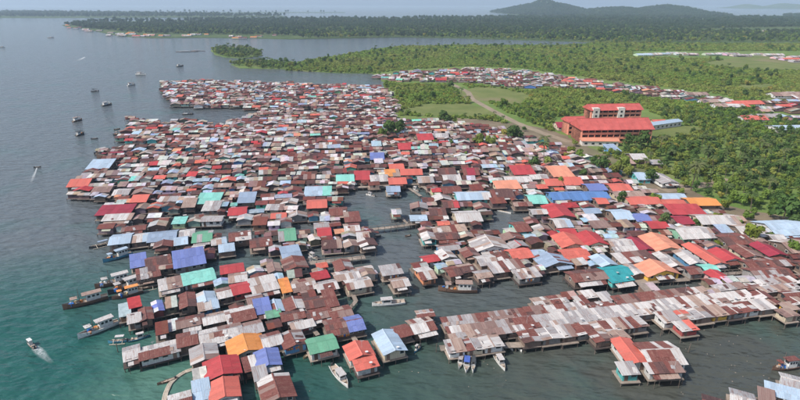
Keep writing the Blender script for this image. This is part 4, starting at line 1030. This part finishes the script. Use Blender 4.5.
for lab, px, py, yw, L, hull, top, kd in (('white boat far out below the peninsula', 141, 75, -8, 13, 'hull_white', 'white', 'fishing'), ('small pale boat far out near the far village', 131.5, 85.5, 60, 9, 'hull_white', 'tan', 'fishing'), ('dark boat alone on the open water', 95, 91.5, 20, 7, 'hull_dark', 'hull_dark', 'fishing'),
    ('white topped boat anchored off the outer rows', 107, 105.5, 70, 10, 'hull_dark', 'white', 'fishing'), ('dark boat anchored upper left on the open water', 77.5, 121, 80, 9, 'hull_wood', 'tan', 'fishing'), ('dark boat anchored just in front of another', 80.3, 135, 85, 8, 'hull_dark', 'hull_dark', 'fishing'),
    ('tiny dark boat with a faint wake', 37.5, 167.5, 10, 3.5, 'hull_dark', None, 'canoe'), ('distant white boat off the peninsula tip', 51, 37.8, 0, 16, 'hull_white', 'white', 'launch'), ('tall dark boat before the far village', 180, 66.5, 60, 11, 'hull_dark', 'grey', 'fishing'), ('distant boat at the picture edge', 2, 47.5, 0, 12, 'hull_white', 'white', 'launch'),
    ('tiny boat off the upper rows', 117, 129.5, 40, 4, 'hull_wood', None, 'dinghy'), ('tiny skiff just off the outer rows', 94.5, 139, 20, 4, 'hull_dark', None, 'dinghy'), ('small boat in the bay near the far tongue', 188, 114.8, 10, 8, 'hull_dark', 'hull_dark', 'fishing'), ('long dark boat by the bay sandbank', 187, 51.8, 2, 38, 'hull_dark', 'grey', 'canoe'), ('pale boat by the bay sandbank', 198, 51, -6, 26, 'hull_wood', 'tan', 'canoe')):
    boat(lab, (px, py), yw, kd, hull, top, length=L, group='boats far out on the bay')
# wake: foam lying on the water
def foam_mat():
    m, nt, b = new_mat('foam'); b.inputs['Base Color'].default_value = (.75, .78, .78, 1); b.inputs['Roughness'].default_value = .8
    uv = nd(nt, 'ShaderNodeVertexColor'); uv.layer_name = 'amount'; n = noise(nt, wpos(nt), 1.6, 5, .7)
    a = math_n(nt, 'MULTIPLY', ramp(nt, n, .3, .7), uv.outputs[0]); nt.links.new(a, b.inputs['Alpha']); return m
FOAM = foam_mat()
def wake(label, pts, widths):
    P = [at(*p, .05) for p in pts]; b = MB(); N = len(P); cols = []
    for i, p in enumerate(P):
        d = (P[min(i + 1, N - 1)] - P[max(i - 1, 0)]).normalized(); n = Vector((-d.y, d.x, 0)) * widths[i] / 2
        for s in (-1, -.4, .4, 1): b.v.append(tuple(p + n * s)); cols.append((1 - i / (N - 1)) ** .7 * (0 if abs(s) == 1 else 1))
    for i in range(N - 1):
        for q in range(3): b.f.append((i * 4 + q, i * 4 + q + 1, i * 4 + q + 5, i * 4 + q + 4)); b.m.append(0)
    me = b.mesh('wake', FOAM); ca = me.color_attributes.new('amount', 'FLOAT_COLOR', 'POINT'); ca.data.foreach_set('color', [x for c in cols for x in (c, c, c, 1)])
    tag(obj('wake_foam', me), label, kind='stuff')
wake('white foam wake behind the small speedboat', [(33, 346), (36, 348.5), (40, 352), (45, 357), (52, 364)], [1.0, 2.2, 2.4, 1.8, 1.2])
wake('faint wake of the tiny dark boat', [(37, 167.5), (34, 175), (30, 184)], [.5, 1.5, 1.5]); wake('long streak of foam on the open water', [(85, 57), (80, 59.5), (74, 61)], [3, 6, 4])
# floating litter on the lower right water
bm = MB()
for k in range(48):
    px, py = rng.gauss(735, 40), rng.gauss(362, 20)
    if k % 4 == 0: px, py = rng.gauss(440, 40), rng.gauss(368, 12)
    if k % 7 == 0: px, py = rng.gauss(315, 10), rng.gauss(372, 12)
    p = at(px, py); a, b_ = rng.uniform(.05, .2), rng.uniform(.05, .13); n = len(bm.v)
    for z in (-.03, .07):
        for q in range(5): t = q * 1.2566 + rng.uniform(-.3, .3); bm.v.append((p.x + a * math.cos(t), p.y + b_ * math.sin(t), z))
    bm.f += [tuple(n + q for q in range(5))[::-1], tuple(n + 5 + q for q in range(5))] + [(n + q, n + (q + 1) % 5, n + 5 + (q + 1) % 5, n + 5 + q) for q in range(5)]; bm.m += [0] * 7
tag(obj('floating_debris', bm.mesh('floating_debris', M['plank'])), 'scattered pale litter floating on the water', kind='stuff')
# mooring poles by the piers
pole_i = 0
for px, py, lab in ((352, 311, 'lone mooring pole at the channel bend'), (436, 352, 'lone mooring pole beside the pier boats'), (688, 352, 'lone mooring pole off the big pale roof'), (660, 336, 'lone mooring pole between pier and pale roof'), (118, 352, 'lone mooring pole left of the long white shed'), (300, 352, 'lone mooring pole by the pale timber hulls')):
    p = at(px, py); tag(obj('mooring_pole', unit_post(M['post']), None, (p.x, p.y, -1), (.05, .03, 0), (.2, .2, 3.6)), lab, 'pole')
# ------------------------------------------------------------------ trees
def crown_mesh(seed, rad, hgt, base, mat, leaves=420, size=.62):
    r = random.Random(seed); b = MB(); lobes = []
    for k in range(9):
        a = r.uniform(0, 6.28); d = r.uniform(.1, .68) * rad; lobes.append((d * math.cos(a), d * math.sin(a), base + hgt * r.uniform(.2, .82), rad * r.uniform(.34, .56)))
    for k in range(leaves):
        lx, ly, lz, lr = r.choice(lobes); d = Vector((r.gauss(0, 1), r.gauss(0, 1), r.gauss(.25, 1))).normalized(); q = r.uniform(.72, 1.08)
        c = Vector((lx, ly, lz)) + Vector((d.x, d.y, d.z * .8)) * lr * q
        n = (d + Vector((r.uniform(-.6, .6), r.uniform(-.6, .6), r.uniform(-.3, .7)))).normalized(); u = n.orthogonal().normalized(); u = (Matrix.Rotation(r.uniform(0, 6.28), 3, n) @ u); w = n.cross(u); s = size * r.uniform(.6, 1.3)
        b.poly([c - u * s, c - w * s * .6, c + u * s, c + w * s * .6])
    return b.mesh('crown', mat)
def trunk_mesh(seed, h, rad):
    r = random.Random(seed); b = MB(); b.tube([(0, 0, -.3), (r.uniform(-.2, .2), 0, h * .5), (r.uniform(-.3, .3), r.uniform(-.3, .3), h)], [rad, rad * .7, rad * .35], 6)
    for k in range(4):
        a = r.uniform(0, 6.28); z = h * r.uniform(.55, .85); b.tube([(0, 0, z), (math.cos(a) * 1.0, math.sin(a) * 1.0, z + .8), (math.cos(a) * 1.8, math.sin(a) * 1.8, z + 1.7)], [rad * .4, rad * .25, rad * .1], 5)
    return b.mesh('trunk', M['bark'])
def palm_crown(seed, h):
    r = random.Random(seed); b = MB()
    for k in range(17):
        a = k * 2.4 + r.uniform(-.3, .3); up = r.uniform(-.1, .9); L = r.uniform(2.6, 3.6); prev = None
        for i in range(6):
            t = i / 5; rr = L * t; z = h + up * rr * .8 - .22 * rr * rr * (1 + .2 * (1 - up)) * .75; w = (.12 + .62 * math.sin(math.pi * min(1, t * .92 + .06)))
            c = Vector((math.cos(a) * rr, math.sin(a) * rr, z)); s = Vector((-math.sin(a), math.cos(a), 0)) * w * .75; dn = Vector((0, 0, -w * .35)); cur = (c + s + dn, c, c - s + dn)
            if prev: b.poly([prev[0], cur[0], cur[1], prev[1]]); b.poly([prev[1], cur[1], cur[2], prev[2]])
            prev = cur
    return b.mesh('crown', LEAF[3])
def palm_trunk(seed, h):
    r = random.Random(seed); bx = r.uniform(-.9, .9); b = MB(); b.tube([(bx, 0, -.3), (bx * .6, .1, h * .4), (bx * .15, 0, h * .75), (0, 0, h + .05)], [.2, .15, .13, .11], 6); return b.mesh('trunk', M['bark'])
BROAD = []
for k in range(6):
    mt = LEAF[(0, 1, 2, 0, 1, 0)[k]]; hh = (6.5, 7.5, 5.5, 6, 8, 5)[k]
    BROAD.append((trunk_mesh(k, hh * .62, .22), crown_mesh(40 + k, (3.2, 3.6, 3.0, 3.4, 3.3, 2.8)[k], hh * .72, hh * .28, mt)))
PALM = [(palm_trunk(70 + k, h), palm_crown(80 + k, h)) for k, h in enumerate((8.5, 7.0, 9.5))]
def tree(kind, P, sc, label, group, v=None):
    tr, cr = (BROAD[v if v is not None else rng.randrange(6)] if kind == 'broadleaf_tree' else rng.choice(PALM))
    t = obj(kind, None, None, P, (0, 0, rng.uniform(0, 6.28)), (sc, sc, sc * rng.uniform(.9, 1.15))); tag(t, label, 'palm' if 'palm' in kind else 'tree', group)
    obj('trunk', tr, t); obj('crown', cr, t); return t
NAMED = [(752, 243, 'broadleaf_tree', 1.15, 2, 'bright green round tree among the houses at the right'), (791, 256, 'broadleaf_tree', .9, 0, 'green bush like tree beside the rightmost rust roofs'), (782, 222, 'broadleaf_tree', 1.5, 1, 'large dark tree behind the wide pale blue roof'), (478, 146, 'broadleaf_tree', 1.25, 0, 'round green tree above the middle houses'), (490, 146, 'broadleaf_tree', 1.0, 3, 'smaller round tree touching the middle one'), (514, 141, 'broadleaf_tree', 1.45, 1, 'dark rounded tree left of the dirt track'), (505, 138, 'broadleaf_tree', 1.0, 2, 'pale tree beside the dark rounded one'),
    (391, 137, 'broadleaf_tree', 1.5, 1, 'big dark tree behind the central roofs'), (400, 134, 'broadleaf_tree', 1.2, 1, 'second dark tree behind the central roofs'), (382, 138, 'broadleaf_tree', 1.0, 0, 'small green tree by the big dark ones'), (445, 124, 'broadleaf_tree', 1.3, 1, 'dark tree at the inland edge near the field'), (453, 124, 'broadleaf_tree', 1.0, 0, 'green tree right beside the inland edge tree'), (542, 165, 'coconut_palm', 1.1, 0, 'palm standing among the houses left of the school'), (543, 156, 'coconut_palm', 1.2, 0, 'taller palm at the bend of the track'),
    (533, 169, 'broadleaf_tree', .9, 1, 'dark bushy tree behind the long red roof'), (547, 167, 'broadleaf_tree', .9, 0, 'bushy tree right of the long red roof'), (600, 171, 'broadleaf_tree', 1.1, 1, 'dark tree in the gap before the school'), (622, 172, 'broadleaf_tree', 1.3, 0, 'tree left of the turquoise walled hut'), (615, 176, 'broadleaf_tree', 1.1, 2, 'yellowish tree left of the turquoise walled hut'), (628, 178, 'broadleaf_tree', .9, 2, 'low yellowish tree before the turquoise hut'), (650, 183, 'broadleaf_tree', .9, 1, 'dark low tree right of the turquoise hut'),
    (580, 160, 'broadleaf_tree', 1.0, 0, 'tree at the end of the dirt track'), (570, 155, 'broadleaf_tree', .9, 2, 'light tree at the end of the dirt track'), (640, 150, 'broadleaf_tree', 1.4, 1, 'dark tree at the right foot of the school'), (628, 148, 'broadleaf_tree', 1.2, 1, 'dark tree in front of the school annex'), (675, 178, 'broadleaf_tree', 1.0, 0, 'tree right of the white roofed hut'), (692, 191, 'coconut_palm', 1.2, 0, 'palm by the short dirt lane'), (697, 180, 'coconut_palm', 1.25, 0, 'pale palm above the short dirt lane'), (716, 222, 'broadleaf_tree', .7, 2, 'low bush behind the long pale roof'), (725, 210, 'broadleaf_tree', .8, 2, 'yellow green bush before the grove edge')]
for px, py, kd, sc, v, lab in NAMED:
    P = at(px, py, .8); tree(kd, P, sc, lab, 'trees among the houses', v if kd[0] == 'b' else None)
SPOT = [(560, 186), (588, 178), (640, 190), (655, 206), (700, 225), (735, 226), (765, 218), (690, 240), (720, 246), (772, 240), (620, 205), (530, 160), (470, 158), (455, 150), (500, 152), (430, 142), (660, 230), (745, 218), (757, 214), (590, 168), (565, 160), (610, 165)]
for k, (px, py) in enumerate(SPOT):
    best = min((math.hypot(px - L.px, (py - L.py) * 1.6), i) for i, L in enumerate(LM))[1]; L = LM[best]
    for tryk in range(30):
        P = at(px + rng.uniform(-6, 6), py + rng.uniform(-3, 3), .8); o_ = H(); o_.X, o_.Y, o_.W, o_.D, o_.yaw = P.x, P.y, .8, .8, 0
        if not any(overlap(o_, g, .1) for g in near(o_)): break
    SEEN = globals().setdefault('SEEN_TREES', {}); n_ = SEEN[best] = SEEN.get(best, 0) + 1
    tree('broadleaf_tree', P, rng.uniform(.45, .75), ('', 'second ', 'third ', 'fourth ')[min(n_ - 1, 3)] + f"{('small', 'low', 'slim')[k % 3]} {('green', 'dark', 'yellowish', 'green', 'dark', 'green')[k % 6]} tree between houses by {L.landmark}", 'trees among the houses', k % 6)
VILLAGES = [CENTRAL, VILL2, VILL3, TONGUE, [(x, y + 4.5) for x, y in VILL2], [(x, y + 4) for x, y in VILL3], [(632, 51), (632, 57.5), (850, 63), (850, 51)], [(700, 29), (800, 27), (800, 32), (700, 32)], [(60, 24), (90, 29), (150, 34), (300, 36), (300, 40), (60, 40)]]; OPEN = [LAWN, FIELD1, FIELD2, FIELD3, FIELD4]
TRK = [at(*p, .8) for p in TRACK]
SCH = [(553, 118), (582, 114), (588, 106), (642, 106), (662, 118), (682, 122), (684, 130), (654, 139), (652, 146), (622, 152), (580, 150), (566, 138), (553, 134)]
def seg_d(p, a, b):
    ab = b - a; t = max(0, min(1, (p - a).dot(ab) / ab.length_squared)); return (p - a - ab * t).length
def tree_ok(px, py, P):
    if any(inside(q, px, py) for q in VILLAGES + OPEN) or inside(SCH, px, py): return False
    if P.y < 700 and any(seg_d(P, a, b) < 8 for a, b in zip(TRK, TRK[1:])): return False
    if inside(SOIL, px, py) and rng.random() < .85: return False
    return True
GROVE = [(655, 150), (690, 140), (830, 128), (830, 232), (790, 222), (730, 205), (705, 196), (716, 182), (690, 178), (668, 172)]
cand = []
step = 4.6
gy = 190
while gy < 420:
    gx = 60
    while gx < 420:
        P = Vector((gx + rng.uniform(-2.1, 2.1), gy + rng.uniform(-2.1, 2.1), .8)); px, py, s = pix(P)
        if -5 < px < 806 and inside(GROVE, px, py) and tree_ok(px, py, P): cand.append((P, px, py))
        gx += step
    gy += step
cand.sort(key=lambda c: c[0].y)
TONE = ['mid green', 'dark green', 'yellow green', 'mid green', 'dark green', 'mid green']
def zone(px, py):
    d = math.hypot(px - 700, (py - 186) * 1.6)
    if d < 42: return 'beside the short dirt lane'
    if px > 765: return 'behind the wide pale blue roof' if py > 196 else 'at the right edge of the picture'
    return 'in the front rows of the grove' if py > 190 else 'in the middle rows of the grove'
extra = cand[265:]
for P, px, py in cand[:265]:
    kd = 'coconut_palm' if rng.random() < .1 else 'broadleaf_tree'; v = rng.randrange(6)
    tree(kd, P, rng.uniform(.42, .82) if kd[0] == 'b' else rng.uniform(.65, .95), f'{TONE[v]} leafy tree {zone(px, py)}' if kd[0] == 'b' else f'coconut palm {zone(px, py)}', 'trees of the dense grove', v)
# --- the forest beyond: one mass
bank = bpy.data.collections.new('tree_bank')
def joined(tr, cr, name, where=None):
    b = MB(); off = 0; mats = [tr.materials[0], cr.materials[0]]
    for i, me in enumerate((tr, cr)):
        n = len(b.v); b.v += [tuple(v.co) for v in me.vertices]
        for p in me.polygons: b.f.append(tuple(n + k for k in p.vertices)); b.m.append(i)
    o = bpy.data.objects.new(name, b.mesh(name, mats)); (where or bank).objects.link(o)
for k, (tr, cr) in enumerate(BROAD): joined(tr, cr, 'bank_tree')
for k, (tr, cr) in enumerate(PALM[:2]): joined(tr, cr, 'bank_palm')
pts, scl, rot = [], [], []
def plant(P, s): pts.append(tuple(P)); scl.append(s); rot.append((0, 0, rng.uniform(0, 6.28)))
for P, px, py in extra: plant(P, rng.uniform(.36, .75))
MIXED = []
def sow(poly, step, ymin, ymax, smin, smax, density=1.0, z=.8, clump=0, near=False):
    P4 = [at(x, y, z) for x, y in poly]; x0 = max(-ymax * 1.0 - 50, min(p.x for p in P4)); x1 = min(ymax * 1.0 + 50, max(p.x for p in P4)); y0 = max(ymin, min(p.y for p in P4)); y1 = min(ymax, max(p.y for p in P4))
    gy = y0
    while gy < y1:
        lim = gy * .92 + 60; gx = max(x0, -lim)
        while gx < min(x1, lim):
            x, y = gx + rng.uniform(-.5, .5) * step, gy + rng.uniform(-.5, .5) * step; gx += step
            if rng.random() > density: continue
            if clump and mnoise.noise(Vector((x / clump, y / clump, 0))) < -.12 and rng.random() < .75: continue
            P = Vector((x, y, z)); px, py, s = pix(P)
            if not inside(poly, px, py) or not tree_ok(px, py, P): continue
            if inside(GROVE, px, py) and -5 < px < 806: continue
            if near and rng.random() < max(0, min(.85, (2000 - y) / 900 + .35 * mnoise.noise(Vector((x / 300, y / 300, 5))))): MIXED.append((tuple(P), rng.uniform(smin, smax) * .8)); continue
            plant(P, rng.uniform(smin, smax))
        gy += step
sow(MAIN, 4.6, 180, 420, .35, .7, .85, clump=40); sow(MAIN, 13, 420, 1500, .6, 1.05, .6, clump=90); sow(MAIN, 9.5, 1150, 1600, .6, 1.1, .95)
sow(ISL1, 6, 500, 1200, .6, 1.2, .9, .5); sow(ISL2, 6, 500, 1200, .6, 1.1, .9, .5)
NEAR_N = len(pts)
# low mangrove scrub: bushes with no trunk to see
sow(MAIN, 3.6, 250, 800, .5, .95, .93); sow(MAIN, 5.2, 800, 1200, .75, 1.3, .95); SCRUB_N = len(pts)
sow(FARL, 14, 1200, 2200, 1.1, 2.0, .95, near=True); sow(FARL, 24, 2200, 5200, 1.7, 3.0, .92, clump=420)
sow(ISLA, 34, 3300, 7000, 2, 3.6, .8); sow(ISLB, 60, 5000, 9000, 2, 3.6, .8)

for (x, y, z) in HILLH:
    if z > 2 and y < 6000:
        for k in range(3): plant((x + rng.uniform(-14, 14), y + rng.uniform(-25, 25), z - 4), rng.uniform(1.8, 3.2))
def forest(name, label, pts, scl, rot, bank, count):
    me = bpy.data.meshes.new(name); me.from_pydata(pts, [], [])
    a = me.attributes.new('tree_scale', 'FLOAT', 'POINT'); a.data.foreach_set('value', scl)
    a = me.attributes.new('tree_turn', 'FLOAT_VECTOR', 'POINT'); a.data.foreach_set('vector', [q for r in rot for q in r])
    ng = bpy.data.node_groups.new('plant_trees', 'GeometryNodeTree'); ng.interface.new_socket('Geometry', in_out='INPUT', socket_type='NodeSocketGeometry'); ng.interface.new_socket('Geometry', in_out='OUTPUT', socket_type='NodeSocketGeometry')
    gi, go = ng.nodes.new('NodeGroupInput'), ng.nodes.new('NodeGroupOutput'); ip = ng.nodes.new('GeometryNodeInstanceOnPoints'); ci = ng.nodes.new('GeometryNodeCollectionInfo')
    ci.inputs['Collection'].default_value = bank; ci.inputs['Separate Children'].default_value = True; ci.inputs['Reset Children'].default_value = True; ip.inputs['Pick Instance'].default_value = True
    na = ng.nodes.new('GeometryNodeInputNamedAttribute'); na.data_type = 'FLOAT'; na.inputs['Name'].default_value = 'tree_scale'; nb = ng.nodes.new('GeometryNodeInputNamedAttribute'); nb.data_type = 'FLOAT_VECTOR'; nb.inputs['Name'].default_value = 'tree_turn'
    ri = ng.nodes.new('FunctionNodeRandomValue'); ri.data_type = 'INT'
    for s_ in ri.inputs:
        if s_.type == 'INT' and s_.name == 'Max': s_.default_value = count - 1
        if s_.type == 'INT' and s_.name == 'Min': s_.default_value = 0
    lk = ng.links.new; lk(gi.outputs[0], ip.inputs['Points']); lk(ci.outputs[0], ip.inputs['Instance']); lk(na.outputs[0], ip.inputs['Scale']); lk(nb.outputs[0], ip.inputs['Rotation']); lk([o for o in ri.outputs if o.type == 'INT'][0], ip.inputs['Instance Index']); lk(ip.outputs[0], go.inputs[0])
    fo = obj(name, me); md = fo.modifiers.new('plant_trees', 'NODES'); md.node_group = ng; tag(fo, label, kind='stuff')
forest('forest', 'green mangrove and palm woods behind the village', pts[:NEAR_N] + [m_[0] for m_ in MIXED], scl[:NEAR_N] + [m_[1] for m_ in MIXED], rot[:NEAR_N] + [(0, 0, i * 1.7) for i in range(len(MIXED))], bank, 8)
bush_bank = bpy.data.collections.new('bush_bank')
for k in range(5): bush_bank.objects.link(bpy.data.objects.new('bank_bush', crown_mesh(140 + k, 2.6, 2.6, -.2, LEAF[(5, 5, 2, 0, 5)[k]], 260, .55)))
forest('mangrove_scrub', 'low bright green mangrove scrub carpeting the plain', pts[NEAR_N:SCRUB_N], scl[NEAR_N:SCRUB_N], rot[NEAR_N:SCRUB_N], bush_bank, 5)
shaded_bank = bpy.data.collections.new('shaded_tree_bank')  # far trees, with the shade of clouds painted into the leaves
def joined_shaded(tr, cr):
    c2 = cr.copy(); c2.materials.clear(); c2.materials.append(LEAF[4]); joined(tr, c2, 'bank_tree', shaded_bank)
for k in range(4): joined_shaded(*BROAD[k])
forest('far_forest', 'woods with cloud shade in their leaf colour, covering the peninsula, far islands and hills', pts[SCRUB_N:], scl[SCRUB_N:], rot[SCRUB_N:], shaded_bank, 4)
print('forest trees', len(pts), 'grove', len(cand))
# ------------------------------------------------------------------ haze
hm = bpy.data.materials.new('haze_air'); hm.use_nodes = True; hn = hm.node_tree; hn.nodes.clear()
ho = hn.nodes.new('ShaderNodeOutputMaterial'); hv = hn.nodes.new('ShaderNodeVolumePrincipled'); hv.inputs['Color'].default_value = (.66, .82, 1.0, 1); hv.inputs['Density'].default_value = 1.05e-4; hv.inputs['Anisotropy'].default_value = 0.1
hn.links.new(hv.outputs[0], ho.inputs['Volume'])
b = MB(); b.box(-16400, 16400, -2400, 16400, -1.6, 330); tag(obj('haze', b.mesh('haze', hm)), 'thin pale blue sea haze over the whole bay', kind='stuff')
